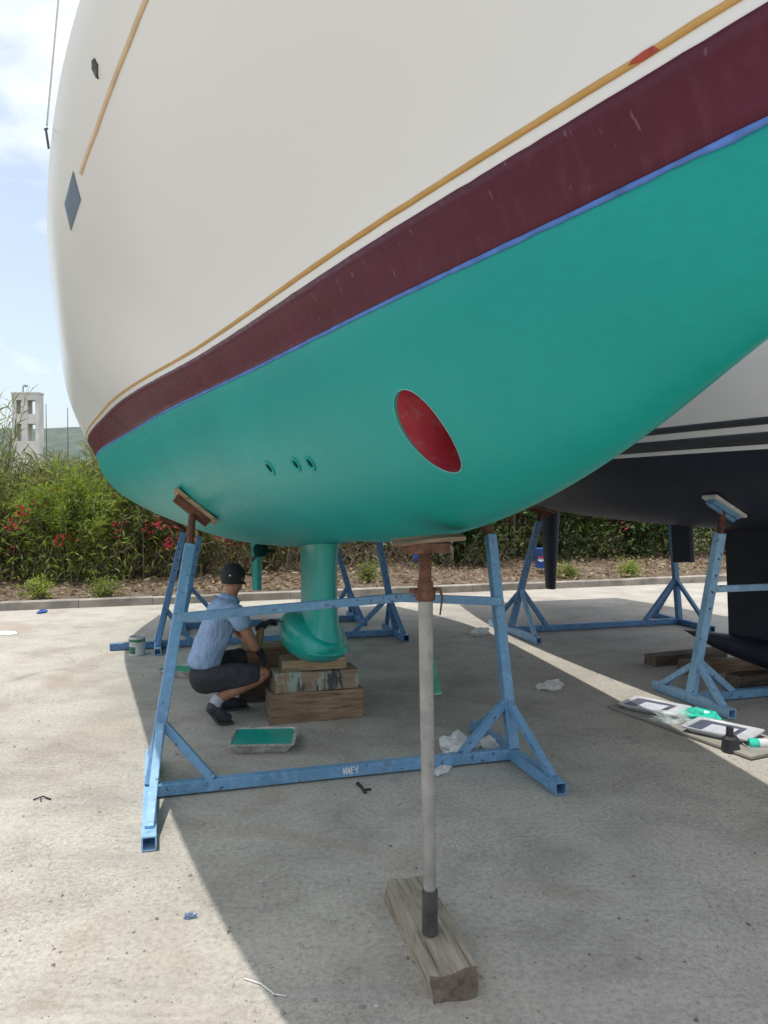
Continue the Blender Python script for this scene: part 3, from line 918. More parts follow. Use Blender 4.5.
# ------------------------------------------------------------------ the teal sailing boat
def main_boat():
    h = HULL
    b = root('sailing_boat', W(4.9, 0, 0.43), 'white sailing boat with maroon boot stripe and fresh teal bottom paint propped over the yard', 'sailing boat')
    hole = (1.587, 1.7244, 0.1235, 0.102, rad(69.6))
    loops = hull_meshes(h, b, M['teal'], M['gelcoat'], hole)
    zw = h.zw
    L = h.L
    def jag(S, seed, amp):
        return np.array([amp * (mnoise.noise(Vector((x * 9, seed, 0))) + 0.7 * mnoise.noise(Vector((x * 31, seed, 5)))) for x in S])
    h.strip('boot_stripe', M['maroon'], b, 0.0, L, zw, lambda S: zw + 0.1445 + jag(S, 1, 0.0012), 0.0022, n=260, m=6)
    h.strip('waterline_stripe', M['gold'], b, 0.0, L, lambda S: zw + 0.1630 + jag(S, 2, 0.0008), lambda S: zw + 0.1745 + jag(S, 3, 0.0012), 0.0020, n=260)
    h.strip('masking_tape', M['tape'], b, 0.0, L, lambda S: zw - 0.0075 + jag(S, 4, 0.0035), lambda S: zw + 0.0035 + jag(S, 5, 0.0012), 0.0036, n=420)
    zdk = lambda S: h.par(S)[3]
    cv = lambda S: np.interp(S, [0, 1.46, 1.63, 1.87, 2.14, 2.5], [.10, .127, .132, .133, .131, .120])
    h.strip('cove_stripe', M['gold_pale'], b, 0.02, 2.50, lambda S: zdk(S) - cv(S) - 0.0045, lambda S: zdk(S) - cv(S) + 0.0045, 0.0018, n=60)
    # red touch up on the gold line
    h.plate('touch_up_paint', M['red_touch'], b, [(0.572, zw + .1640), (0.580, zw + .1745), (0.598, zw + .1750), (0.620, zw + .1735), (0.632, zw + .169), (0.606, zw + .1635)], 0.0032)
    h.plate('diamond_emblem', M['diamond'], b, [(2.535, 2.761), (2.872, 2.769), (3.070, 2.728), (2.693, 2.720)], 0.003)
    # small dark hull fitting below the rail
    h.plate('hawse_plate', M['fitting'], b, [(1.822, 2.7895), (1.828, 2.784), (1.832, 2.7775), (1.852, 2.774), (1.878, 2.769), (1.884, 2.7655), (1.888, 2.772), (1.880, 2.778), (1.872, 2.787), (1.856, 2.789), (1.842, 2.793)], 0.004)
    # bow thruster tunnel
    el = loops[0]; n = len(el)
    pp = h.bottom_z(el[:, 0], el[:, 1])
    def ring(f0, f1, nm, mat, k=1.0):
        A_ = h.world(el[:, 0], pp * f0, el[:, 1]); B_ = h.world(el[:, 0], pp * f1, el[:, 1])
        return np_obj(nm, np.concatenate([A_, B_]), [(i, (i + 1) % n, n + (i + 1) % n, n + i) for i in range(n)], mat, b, True)
    ring(1.0, 0.975, 'tunnel_lip', M['teal'])
    tn = ring(0.975, -0.975, 'thruster_tunnel', M['red'])
    ring(-0.975, -1.0, 'tunnel_lip', M['teal'])
    rim = h.point(el[:, 0], el[:, 1], 1, 0.0005)
    mb = MB(); mb.tube(list(map(tuple, rim)) + [tuple(rim[0])], 0.0016, 6, cap=False); mb.build('tunnel_rim_glint', M['rim_glint'], b, True)  # thin pale tube added as the highlight along the tunnel edge
    # skin fittings
    for (s0, z0, r) in ((2.84, 1.694, 0.040), (2.555, 1.691, 0.034), (2.422, 1.687, 0.035)):
        c = Vector(h.point(s0, z0, 1, 0.0)); nn = Vector(h.normal(s0, z0, 1))
        mb = MB(); mb.lathe(c - nn * 0.004, [(r * 1.0, 0), (r * 0.98, 0.007), (r * 0.86, 0.0095), (r * 0.62, 0.0075), (r * 0.52, 0.004)], 22, nn)
        t = mb.build('through_hull', M['teal'], b, True, split=40)
        mb = MB(); mb.lathe(c - nn * 0.004, [(r * 0.53, 0.0045), (0.0005, 0.0046)], 16, nn); mb.build('bore_shade_disc', M['dark_hole'], t)  # hull is uncut here; a dark disc stands for the bore's shade
    # keel, bulb, rudder, propeller
    foil(b, 'keel_fin', M['teal_wet'], h, 4.31, 1.12, 0.165, 1.28, 0.56, p=-0.035, taper=0.97, flare_t=0.35, flare_b=1.25)
    bulb(b, 'keel_bulb', M['teal_wet'], h, 4.265, 5.85, 0.215, 0.432, 0.745, p=-0.02, power=2.3)
    foil(b, 'rudder', M['teal_wet'], h, 7.85, 0.46, 0.12, 1.42, 0.55, taper=0.85, flare_t=0.1, flare_b=0.0)
    mb = MB()
    c = W(7.60, 0, 1.01)
    mb.lathe(c, [(0.0, -0.10), (0.05, -0.09), (0.075, -0.03), (0.08, 0.03), (0.06, 0.09), (0.0, 0.12)], 16, (AX[0], AX[1], 0))
    mb.bar(W(7.57, 0, 1.03), W(7.47, 0, 1.30), 0.05, 0.14)
    pr = mb.build('propeller_leg', M['dark_hole'], b, True, split=40)
    for a in (20, 140, 260):
        mb = MB(); A2 = rad(a); q = Vector((0, 0, 1)) * math.cos(A2) + Vector((RX[0], RX[1], 0)) * math.sin(A2)
        mb.bar(Vector(W(7.62, 0, 1.01)) + q * 0.06, Vector(W(7.62, 0, 1.01)) + q * 0.15, 0.014, 0.07, up=(AX[0], AX[1], 0.5), bev=0.3)
        mb.build('propeller_blade', M['black_steel'], b)
    # rail fitting and stay at the deck edge
    sp_ = 2.47
    e = Vector(h.world(sp_, float(h.par(sp_)[2]) + 0.007, float(h.par(sp_)[3]) - 0.005))
    mb = MB(); mb.bar(e + Vector((-0.004, 0, -0.050)), e + Vector((-0.014, 0, 0.02)), 0.004, 0.008); mb.bar(e + Vector((-0.02, 0, 0.018)), e + Vector((-0.006, 0, 0.022)), 0.005, 0.006)
    mb.build('chainplate', M['fitting'], b)
    mb = MB(); mb.tube([e + Vector((-0.010, 0, 0.03)), e + Vector((0.012, 0.08, 0.62)), e + Vector((0.20, 0.9, 6.5))], 0.0032, 6)
    mb.build('stay', M['rope'], b, True)
    return b
main_boat()

# ------------------------------------------------------------------ the navy boat alongside
NB = Hull([0, .6, 1.2, 2.1, 3.3, 4.5, 6.0, 7.5, 9.0, 10.4],
          [.02, .20, .40, .72, 1.08, 1.28, 1.38, 1.36, 1.20, .95],
          [1.86, 1.68, 1.56, 1.43, 1.34, 1.30, 1.29, 1.33, 1.44, 1.66],
          [.34, .66, .94, 1.28, 1.54, 1.66, 1.72, 1.70, 1.56, 1.30],  # deck half breadths, widened so the boat's shadow reaches farther
          [.55, .45, .36, .28, .22, .18, .16, .16, .16, .16],
          [1.6, 1.7, 1.8, 1.9, 2.0, 2.1, 2.1, 2.1, 2.1, 2.1], 3.05, 2.78, 1.885, 0.0, -0.6, None, -3.90)
def nb_boat():
    h = NB
    b = root('sailing_boat', W(4.6, -3.9, 0.12), 'white sailing boat with navy bottom and charcoal stripes standing behind the teal boat', 'sailing boat')
    hull_meshes(h, b, M['navy'], M['nb_white'], None, 90, 34, 18)
    zw = h.zw
    h.strip('stripe', M['navy_band'], b, 0, h.L, zw + 0.030, zw + 0.105, 0.0025, n=90)
    h.strip('stripe', M['navy_band'], b, 0, h.L, zw + 0.150, zw + 0.195, 0.0025, n=90)
    foil(b, 'keel_fin', M['navy'], h, 4.35, 1.55, 0.13, 1.33, 0.22, taper=0.95, flare_t=0.3, flare_b=0.2)
    bulb(b, 'keel_bulb', M['navy'], h, 4.05, 6.45, 0.17, 0.125, 0.38)
    foil(b, 'rudder', M['navy'], h, 8.95, 0.44, 0.21, 1.50, 0.36, taper=0.5, rake=0.06, p=0.02, flare_t=0.0, flare_b=0.0)
    mb = MB(); mb.bar(W(5.86, -3.9, 0.93), W(5.90, -3.9, 1.36), 0.10, 0.26, up=(AX[0], AX[1], 0), bev=0.3)
    mb.build('saildrive_leg', M['navy'], b)
nb_boat()

# ------------------------------------------------------------------ boat cradles
def hull_z(h, s, p):
    """height of the bottom at a lateral offset"""
    q = np.linspace(0, 1, 400); P, Z = h.bottom(np.full(400, s), q)
    return float(np.interp(p, P, Z))

def pad(par, tip, nrm, along, mat_plate, mat_wood, L=0.30, Wd=0.13, blue=None):
    """steel channel plus plank, lying against the hull with normal nrm"""
    tip = Vector(tip); nrm = Vector(nrm).normalized(); al = Vector(along); al = (al - nrm * al.dot(nrm)).normalized()
    mb = MB(); mb.bar(tip - nrm * 0.030 - al * L * 0.40, tip - nrm * 0.030 + al * L * 0.40, Wd * 0.62, 0.034, up=nrm)
    mb.bar(tip - nrm * 0.052 - al * L * 0.40, tip - nrm * 0.052 + al * L * 0.40, Wd * 0.18, 0.03, up=nrm)
    pl = mb.build('pad_plate', mat_plate, par)
    mb = MB(); mb.bar(tip - nrm * 0.004 - al * L * 0.5, tip - nrm * 0.004 + al * L * 0.5, Wd, 0.022, up=nrm)
    mb.build('pad_board', mat_wood, pl)

def cradle(label, s, pl, pr, f0, f1, ends, cross, mats, group, base_ext=0.0, w=0.068, scrawl=None):
    """cradle across the boat: feet fore and aft, posts, braces, base bar, crossbar.
    ends = for each side (base fraction joint, post top, pad point, pad normal, material)"""
    c = root('boat_cradle', W(s, (pl + pr) / 2, 0), label, 'boat cradle', group)
    zb = w / 2 + 0.004
    mb = MB(); mb.bar(W(s, pl + base_ext, zb + 0.004), W(s, pr, zb + 0.004), w * 0.9, w * 0.95, hollow=(base_ext > 0, False))
    bb = mb.build('base_bar', mats[0], c)
    if scrawl:
        scrawl(bb)
    for side, (p, e) in enumerate(((pl, ends[0]), (pr, ends[1]))):
        sg = 1 if side == 0 else -1
        m_post, m_foot = e['mat'], e.get('foot', e['mat'])
        po = p + sg * (w * 0.9 / 2 + 0.0)
        mb = MB(); mb.bar(W(f0[side], po, zb), W(f1[side], po, zb), w, w, hollow=(True, True)); mb.build('foot', m_foot, c)
        base = Vector(W(s, po, w)); top = Vector(e['top'])
        mb = MB(); mb.bar(base, top, w * 0.95, w * 0.95, up=(AX[0], AX[1], 0), hollow=(False, True))
        post = mb.build('post', m_post, c)
        d = (top - base); Lp = d.length; dn = d.normalized()
        # adjustment holes: flat black discs painted for the dark inside
        if e.get('holes', True):
            for k in range(4):
                q = base + dn * (Lp * (0.55 + 0.10 * k))
                f = Vector((-AX[0], -AX[1], 0)); f = (f - dn * f.dot(dn)).normalized()
                mb = MB(); mb.lathe(q + f * (w * 0.475 + 0.0005), [(0.0095, 0), (0.0005, 0.001)], 10, f); mb.build('pin_hole_shade', M['black_plastic'], post)
        j = e.get('joint', 0.30)
        jp = base + dn * (Lp * j)
        fb = Vector(W(f0[side] + 0.09, po, w)); bk = Vector(W(f1[side] - 0.09, po, w))
        mb = MB(); mb.bar(jp - dn * 0.01 + (fb - jp).normalized() * 0.03, fb, w * 0.62, w * 0.62, up=(RX[0], RX[1], 0)); mb.build('brace', e.get('front', m_post), c)
        mb = MB(); mb.bar(jp - dn * 0.02 + (bk - jp).normalized() * 0.03, bk, w * 0.62, w * 0.62, up=(RX[0], RX[1], 0)); mb.build('brace', m_post, c)
        ib = Vector(W(s, p - sg * e.get('inner', 0.30), w))
        mb = MB(); mb.bar(jp + (ib - jp).normalized() * 0.03, ib, w * 0.7, w * 0.7, up=(AX[0], AX[1], 0)); mb.build('brace', m_post, c)
        if 'pad' in e:
            tip = Vector(e['pad']); nr = Vector(e['n'])
            mb = MB(); mb.tube([top - dn * 0.15, top + dn * 0.02, tip - nr.normalized() * 0.03], e.get('r', 0.026), 12); mb.build('screw', M['rust'], c, True, split=40)
            pad(c, tip, nr, e.get('along', (RX[0], RX[1], 0)), e.get('plate', M['rust']), e.get('board', M['wood']), e.get('L', 0.30), e.get('W', 0.13))
    if cross:
        for (a, b_) in zip(cross[:-1], cross[1:]):
            mb = MB(); mb.bar(a, b_, 0.036, 0.05); mb.build('crossbar', mats[1], c)
    return c

def scrawl_front(bb):
    # white felt-pen scrawl on the front face of the base bar
    s_face = 3.66 - 0.066 * 0.45 - 0.0012
    strokes = [((0.075, .030), (0.062, .064)), ((0.064, .030), (0.078, .064)), ((0.056, .028), (0.058, .066)), ((0.050, .064), (0.036, .028)), ((0.036, .064), (0.050, .030)),
               ((0.030, .066), (0.030, .030)), ((0.030, .064), (0.018, .066)), ((0.030, .048), (0.020, .050)), ((0.030, .030), (0.018, .030)),
               ((0.012, .066), (0.002, .046)), ((-0.008, .068), (-0.002, .026)), ((0.080, .046), (0.028, .043))]
    mb = MB()
    for (a, b_) in strokes:
        A_ = Vector(W(s_face, a[0] - 0.03, a[1])); B_ = Vector(W(s_face, b_[0] - 0.03, b_[1]))
        mb.bar(A_, B_, 0.0045, 0.0016, up=(-AX[0], -AX[1], 0))
    mb.build('white_scrawl', M['emblem_white'], bb)

hp = lambda h, s, z, sd=1: h.point(s, z, sd, 0.0)
def unitN(h, s, z, sd=1): return -Vector(h.normal(s, z, sd)) * 1.0

def cradles():
    h = HULL
    G = 'blue steel boat cradles'
    # front cradle of the teal boat
    P1 = Vector((-1.18, 4.83, 1.545)); n1 = Vector(h.normal(4.40, 1.56, 1))
    s1 = (P1.x - BOW[0]) * AX[0] + (P1.y - BOW[1]) * AX[1]
    p1 = (P1.x - BOW[0]) * RX[0] + (P1.y - BOW[1]) * RX[1]
    z1 = hull_z(h, s1, p1) ; P1.z = z1 - h.trim * (s1 - 3.48) - 0.012; n1 = Vector(h.normal(s1, z1, 1))
    s2, p2 = 4.30, 0.80
    z2 = hull_z(h, s2, p2); P2 = Vector(h.world(s2, -p2, z2)) - Vector((0, 0, 0.012)); n2 = Vector(h.normal(s2, z2, -1))
    cradle('near blue boat cradle with white scrawl on its base bar before the crouching person', 3.66, 1.05, -0.98,
           (3.02, 3.08), (4.25, 4.25),
           [dict(mat=M['blue'], front=M['blue_sunlit'], foot=M['blue_sunlit'], top=(-1.185, 4.69, 1.285), pad=P1, n=-n1, joint=0.24, inner=0.29, holes=False, L=0.32, W=0.14, r=0.024, board=M['wood_pale']),
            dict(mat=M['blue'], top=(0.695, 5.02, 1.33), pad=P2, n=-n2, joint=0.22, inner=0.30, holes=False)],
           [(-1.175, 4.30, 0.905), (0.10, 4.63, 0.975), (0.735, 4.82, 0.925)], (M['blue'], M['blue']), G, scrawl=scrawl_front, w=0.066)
    # second cradle
    def on(h, s, p, sd):
        z = hull_z(h, s, p); return Vector(h.world(s, sd * p, z)) - Vector((0, 0, 0.012)), -Vector(h.normal(s, z, sd))
    a, na = on(h, 7.72, 0.90, 1); b_, nb_ = on(h, 7.72, 1.15, -1)
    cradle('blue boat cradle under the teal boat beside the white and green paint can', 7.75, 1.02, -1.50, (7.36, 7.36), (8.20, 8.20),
           [dict(mat=M['blue_deep'], top=(-2.085, 8.0, 1.20), pad=a, n=na, joint=0.30, foot=M['blue_sunlit']),
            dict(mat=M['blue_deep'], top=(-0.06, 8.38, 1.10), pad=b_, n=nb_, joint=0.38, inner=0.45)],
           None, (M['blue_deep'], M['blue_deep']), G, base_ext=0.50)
    a, na = on(h, 8.85, 0.62, 1); b_, nb_ = on(h, 8.85, 1.0, -1)
    cradle('farthest blue boat cradle under the teal boat, behind the crouching person', 8.85, 0.74, -1.32, (8.45, 8.45), (9.25, 9.25),
           [dict(mat=M['blue_deep'], top=(-2.19, 9.15, 1.10), pad=a, n=na, joint=0.42, inner=0.42),
            dict(mat=M['blue_deep'], top=(-0.60, 9.62, 0.95), pad=b_, n=nb_, joint=0.42)],
           None, (M['blue_deep'], M['blue_deep']), G, w=0.068)
    # navy boat's cradles
    h = NB
    def on2(s, p, sd):
        z = hull_z(h, s, p); return Vector(h.world(s, sd * p, z)) - Vector((0, 0, 0.012)), -Vector(h.normal(s, z, sd))
    a, na = on2(4.74, 0.98, 1); b_, nb_ = on2(4.74, 0.98, -1)
    top = a + (Vector(W(4.42, -2.90, 0.07)) - a).normalized() * 0.20
    tb = b_ + (Vector(W(4.42, -5.05, 0.07)) - b_).normalized() * 0.20
    lo = lambda q, r, t: Vector(q) + (Vector(r) - Vector(q)) * t
    cradle('sunlit blue boat cradle under the navy boat, standing by the roller trays', 4.42, -2.90, -5.05, (3.98, 3.98), (4.86, 4.80),
           [dict(mat=M['blue_sunlit'], top=top, pad=a, n=na, joint=0.22, inner=0.34, plate=M['blue'], board=M['paper'], L=0.30, W=0.15),
            dict(mat=M['blue_sunlit'], top=tb, pad=b_, n=nb_, joint=0.22)],
           [lo(W(4.42, -2.93, 0.07), top, 0.66), lo(W(4.42, -5.02, 0.07), tb, 0.66)], (M['blue'], M['blue_sunlit']), G)
    a, na = on2(8.25, 0.60, 1); b_, nb_ = on2(8.15, 1.08, -1)
    top = a + (Vector(W(7.5, -2.87, 0.07)) - a).normalized() * 0.16
    tb = b_ + (Vector(W(7.5, -5.07, 0.07)) - b_).normalized() * 0.16
    cradle('blue boat cradle under the stern of the navy boat, half sunlit', 7.50, -2.87, -5.07, (6.82, 6.9), (8.05, 8.05),
           [dict(mat=M['blue_deep'], front=M['blue_sunlit'], foot=M['blue_sunlit'], top=top, pad=a, n=na, joint=0.36, inner=0.42),  # front brace and foot take the paler sunlit copy
            dict(mat=M['blue_deep'], top=tb, pad=b_, n=nb_, joint=0.36, inner=0.45)],
           None, (M['blue_deep'], M['blue_deep']), G)
cradles()

# ------------------------------------------------------------------ single prop at the forefoot
def prop_stand():
    f = Vector((0.157, 2.600, 0.100))
    t = root('screw_prop', f, 'grey steel screw prop with rusty screw holding up the forefoot of the teal boat', 'prop')
    mb = MB()
    mb.lathe(f, [(0.0, 0), (0.027, 0.0), (0.027, 0.14), (0.025, 0.15)], 18); mb.build('shoe', M['black_steel'], t, True, split=40)
    top = Vector((0.143, 2.650, 1.242))
    mb = MB(); mb.tube([f + Vector((0, 0, 0.12)), f + (top - f) * 0.5, top], [0.0215, 0.0235, 0.0255], 20); mb.build('post', M['galv'], t, True, split=40)
    hz = 1.42
    d = (top - f).normalized()
    # threaded screw
    prof = []
    z = 0.0; Ls = 0.152
    while z < Ls:
        prof += [(0.0205, z), (0.0225, z + 0.004), (0.0225, z + 0.006), (0.0205, z + 0.010)]; z += 0.010
    mb = MB(); mb.lathe(top, prof, 16, d); mb.build('screw', M['rust'], t, True, split=30)
    mb = MB(); mb.lathe(top + d * -0.012, [(0.028, 0), (0.034, 0.005), (0.035, 0.036), (0.028, 0.046), (0.027, 0.066), (0.02, 0.068)], 8, d)
    nut = mb.build('nut', M['rust'], t)
    mb = MB(); mb.tube([top + Vector((-0.056, 0.0, 0.025)), top + Vector((-0.025, 0, 0.024))], 0.009, 8); mb.build('nut_lug', M['rust'], nut, True)
    mb = MB(); mb.tube([top + Vector((0.024, 0, 0.026)), top + Vector((0.050, 0, 0.030)), top + Vector((0.058, -0.003, 0.0)), top + Vector((0.050, -0.005, -0.06))], [0.009, 0.007, 0.004, 0.003], 7); mb.build('nut_handle', M['rust'], nut, True)
    hd = top + d * Ls
    mb = MB(); mb.bar(hd + Vector((-0.075, 0, 0.018)), hd + Vector((0.085, -0.01, 0.022)), 0.09, 0.034); mb.build('head_plate', M['rust'], t)
    o = timber('pad_board', hd + Vector((0.012, 0.0, 0.038)), 0.25, 0.10, 0.016, rad(6), M['wood'], t, seed=5, rough=0.007, pitch=rad(-4))
    # block it stands on
    ang = math.atan2(2.43 - 2.99, 0.215 - 0.085)
    timber('timber_block', (0.150, 2.700, -0.004), 0.62, 0.15, 0.100, ang, M['wood_grey'], seed=14, rough=0.012,
           label='weathered split timber block lying under the grey screw prop', cat='timber block')
prop_stand()

# ------------------------------------------------------------------ keel blocks
def blocks():
    yaw = math.atan2(-RX[1], -RX[0])
    g = 'timber blocks stacked under the keels'
    timber('timber_block', W(4.88, -0.03, 0.0), 0.66, 0.26, 0.213, yaw, M['wood'], seed=1, label='thick brown timber block at the bottom of the front stack under the teal keel', cat='timber block', group=g)
    timber('timber_block', W(4.89, -0.03, 0.214), 0.60, 0.24, 0.135, yaw + 0.03, M['wood_smear'], seed=2, label='timber block smeared with pale green and black paint, middle of the front keel stack', cat='timber block', group=g)
    timber('timber_block', W(4.92, -0.03, 0.350), 0.46, 0.20, 0.078, yaw - 0.05, M['wood_pale'], seed=3, label='small pale timber block directly under the teal keel bulb', cat='timber block', group=g)
    timber('timber_block', W(5.50, 0.10, 0.0), 0.70, 0.26, 0.215, yaw, M['wood_dark'], seed=4, label='lower brown timber block of the rear stack under the teal keel', cat='timber block', group=g)
    timber('timber_block', W(5.50, 0.10, 0.216), 0.66, 0.24, 0.205, yaw + 0.04, M['wood'], seed=6, label='upper brown timber block of the rear stack under the teal keel', cat='timber block', group=g)
    # under the navy keel
    timber('timber_block', W(4.75, -3.98, 0.0), 0.95, 0.16, 0.11, yaw + 0.05, M['wood_dark'], seed=7, label='dark timber beam under the navy keel, nearest to the trays', cat='timber block', group=g)
    timber('timber_block', W(5.25, -3.93, 0.0), 0.95, 0.15, 0.11, yaw - 0.08, M['wood'], seed=8, label='brown timber beam under the navy keel, second from the trays', cat='timber block', group=g)
    timber('timber_block', W(5.68, -3.80, 0.0), 0.90, 0.15, 0.10, yaw + 0.12, M['wood_dark'], seed=9, label='dark timber beam farthest back under the navy keel', cat='timber block', group=g)
blocks()

# ------------------------------------------------------------------ crouching person
def skin_mesh(name, nodes, edges, mat, parent, sub=2, rootv=0, smooth_it=0, post=None):
    """nodes: (x,y,z,rx,ry) world; grown with Skin + Subdivision and baked to a mesh"""
    off = wloc(parent) if parent is not None else Vector((0, 0, 0))
    me = bpy.data.meshes.new(name)
    me.from_pydata([(n[0] - off.x, n[1] - off.y, n[2] - off.z) for n in nodes], edges, [])
    o = bpy.data.objects.new(name, me); COL.objects.link(o)
    md = o.modifiers.new('skin', 'SKIN'); md.use_smooth_shade = True; md.branch_smoothing = 0.3
    for i, n in enumerate(nodes):
        sv = me.skin_vertices[0].data[i]
        sv.radius = (n[3], n[4]); sv.use_root = (i == rootv)
    ms = o.modifiers.new('sub', 'SUBSURF'); ms.levels = sub; ms.render_levels = sub
    if smooth_it:
        sm = o.modifiers.new('sm', 'SMOOTH'); sm.iterations = smooth_it; sm.factor = 0.5
    bpy.context.view_layer.update()
    dg = bpy.context.evaluated_depsgraph_get()
    new = bpy.data.meshes.new_from_object(o.evaluated_get(dg))
    o.modifiers.clear()
    old = o.data; o.data = new; bpy.data.meshes.remove(old)
    new.name = name
    new.materials.clear(); new.materials.append(mat)
    if post:
        for v in new.vertices: v.co = Vector(post(Vector(v.co) + off)) - off
    new.polygons.foreach_set('use_smooth', [True] * len(new.polygons))
    if parent is not None: o.parent = parent
    return o

def person():
    O = Vector((-1.235, 5.40, 0.0)); f = Vector((0.885, 0.466, 0)); r = Vector((0.466, -0.885, 0))   # forward, person's right (towards us)
    def q(a, b, z): return O + f * a + r * b + Vector((0, 0, z))
    def nd(a, b, z, rx, ry=None):
        p = q(a, b, z); return (p.x, p.y, p.z, rx, ry or rx)
    P = root('person', O, 'person in light blue shirt, dark shorts and black cap crouching beside the teal keel', 'person')
    # one continuous body
    N = [nd(-0.03, 0.0, 0.335, .125, .10),      # 0 pelvis
         nd(-0.02, 0.0, 0.46, .115, .09),       # 1 waist
         nd(0.05, 0.0, 0.62, .110, .085),       # 2 ribs
         nd(0.12, 0.0, 0.77, .095, .07),         # 3 chest
         nd(0.155, 0.0, 0.865, .055, .055),     # 4 neck base
         nd(0.175, -0.005, 0.915, .05, .05),    # 5 neck
         nd(0.195, -0.015, 0.965, .072, .066),  # 6 jaw
         nd(0.185, -0.02, 1.025, .088, .082),   # 7 skull
         nd(0.175, -0.02, 1.065, .062, .06),    # 8 crown
         # right arm
         nd(0.125, 0.155, 0.805, .045), nd(0.20, 0.215, 0.66, .043), nd(0.275, 0.215, 0.515, .036), nd(0.33, 0.13, 0.58, .032), nd(0.365, 0.07, 0.645, .024),
         # left arm
         nd(0.135, -0.155, 0.805, .045), nd(0.23, -0.22, 0.66, .043), nd(0.31, -0.20, 0.53, .036), nd(0.345, -0.08, 0.51, .031), nd(0.345, 0.02, 0.485, .024),
         # right leg
         nd(-0.03, 0.095, 0.315, .098), nd(0.18, 0.135, 0.335, .080), nd(0.395, 0.165, 0.330, .058), nd(0.22, 0.155, 0.270, .054), nd(0.02, 0.145, 0.185, .037), nd(0.0, 0.143, 0.135, .036), nd(0.045, 0.14, 0.045, .034), nd(0.10, 0.14, 0.032, .028),
         # left leg
         nd(-0.03, -0.095, 0.315, .098), nd(0.19, -0.15, 0.37, .080), nd(0.40, -0.19, 0.40, .058), nd(0.28, -0.19, 0.25, .052), nd(0.17, -0.19, 0.12, .037), nd(0.15, -0.19, 0.06, .036), nd(0.23, -0.19, 0.04, .033), nd(0.30, -0.19, 0.03, .026)]
    E_ = [(0, 1), (1, 2), (2, 3), (3, 4), (4, 5), (5, 6), (6, 7), (7, 8), (3, 9), (9, 10), (10, 11), (11, 12), (12, 13), (3, 14), (14, 15), (15, 16), (16, 17), (17, 18),
          (0, 19), (19, 20), (20, 21), (21, 22), (22, 23), (23, 24), (24, 25), (25, 26), (0, 27), (27, 28), (28, 29), (29, 30), (30, 31), (31, 32), (32, 33), (33, 34)]
    body = skin_mesh('body', N, E_, M['skin'], P, 2)
    # face: looks forward and slightly away
    hf = (f * 0.78 - r * 0.63).normalized(); hs = Vector((hf.y, -hf.x, 0)); hc = q(0.187, -0.018, 1.0)
    mb = MB(); mb.tube([hc + hf * 0.070 + Vector((0, 0, 0.012)), hc + hf * 0.094 + Vector((0, 0, -0.014)), hc + hf * 0.078 + Vector((0, 0, -0.022))], [0.006, 0.013, 0.008], 8); mb.build('nose', M['skin'], P, True)
    for sg in (1, -1):
        mb = MB(); mb.lathe(hc + hf * 0.068 + hs * sg * 0.03 + Vector((0, 0, 0.014)), [(0.0, -0.01), (0.009, -0.006), (0.0115, 0), (0.009, 0.006), (0.0, 0.01)], 10, hf); mb.build('eye', M['emblem_white'], P, True)
        ec = hc + hs * sg * 0.078 - hf * 0.008 + Vector((0, 0, 0.0))
        mb = MB(); mb.lathe(ec, [(0.0, -0.006), (0.016, -0.006), (0.022, 0.0), (0.018, 0.008), (0.008, 0.006), (0.0, 0.004)], 12, hs * sg); mb.build('ear', M['skin'], P, True)
    mb = MB(); mb.tube([hc + hf * 0.066 + hs * 0.022 + Vector((0, 0, -0.045)), hc + hf * 0.073 + Vector((0, 0, -0.045)), hc + hf * 0.066 - hs * 0.022 + Vector((0, 0, -0.045))], [0.003, 0.006, 0.003], 6); mb.build('mouth', M['skin'], P, True)
    # hair at the nape + cap with peak and strap
    def dome(c, rx, ry, rz, z0, nm, mat, tilt=0.0, n=22, m=9, thick=1.0):
        V = []; F = []
        for i in range(m + 1):
            a = (math.pi / 2 - z0) * i / m + z0
            for k in range(n):
                t = 2 * math.pi * k / n
                v = hf * (math.cos(t) * math.cos(a) * rx) + hs * (math.sin(t) * math.cos(a) * ry) + Vector((0, 0, math.sin(a) * rz))
                v += hf * (tilt * math.sin(a) * 0)
                V.append(c + v)
        for i in range(m):
            for k in range(n):
                a, b = i * n + k, i * n + (k + 1) % n
                F.append((a, b, b + n, a + n))
        mb = MB(); mb.add(V, F); mb.f.append(tuple(range(m * n, m * n + n))); mb.f.append(tuple(reversed(range(n))))
        return mb.build(nm, mat, P, True, split=60)
    dome(hc + Vector((0, 0, 0.012)) - hf * 0.010, 0.093, 0.087, 0.095, rad(-32), 'hair', M['black_cloth'])
    cap = dome(hc + Vector((0, 0, 0.020)) - hf * 0.006, 0.097, 0.089, 0.070, rad(12), 'cap', M['black_cloth'])
    mb = MB()
    V = []; F = []
    for i in range(9):
        t = rad(-62 + 124 * i / 8)
        for rr, dz in ((0.096, 0.028), (0.150 + 0.012 * math.cos(t), 0.012)):
            V.append(hc + hf * (math.cos(t) * rr) + hs * (math.sin(t) * rr * 0.72) + Vector((0, 0, dz)))
    n0 = len(V); V += [v - Vector((0, 0, 0.005)) for v in V]
    for i in range(8):
        a = i * 2
        F += [(a, a + 1, a + 3, a + 2), (n0 + a, n0 + a + 2, n0 + a + 3, n0 + a + 1), (a + 1, n0 + a + 1, n0 + a + 3, a + 3)]
    mb.add(V, F); mb.build('peak', M['black_cloth'], cap)
    mb = MB(); mb.lathe(hc - hf * 0.094 + hs * 0.035 + Vector((0, 0, 0.026)), [(0.006, 0), (0.0005, 0.002)], 10, -hf + hs * 0.3); mb.build('badge', M['white_dot'], cap)
    # face mask strapped behind
    mb = MB()
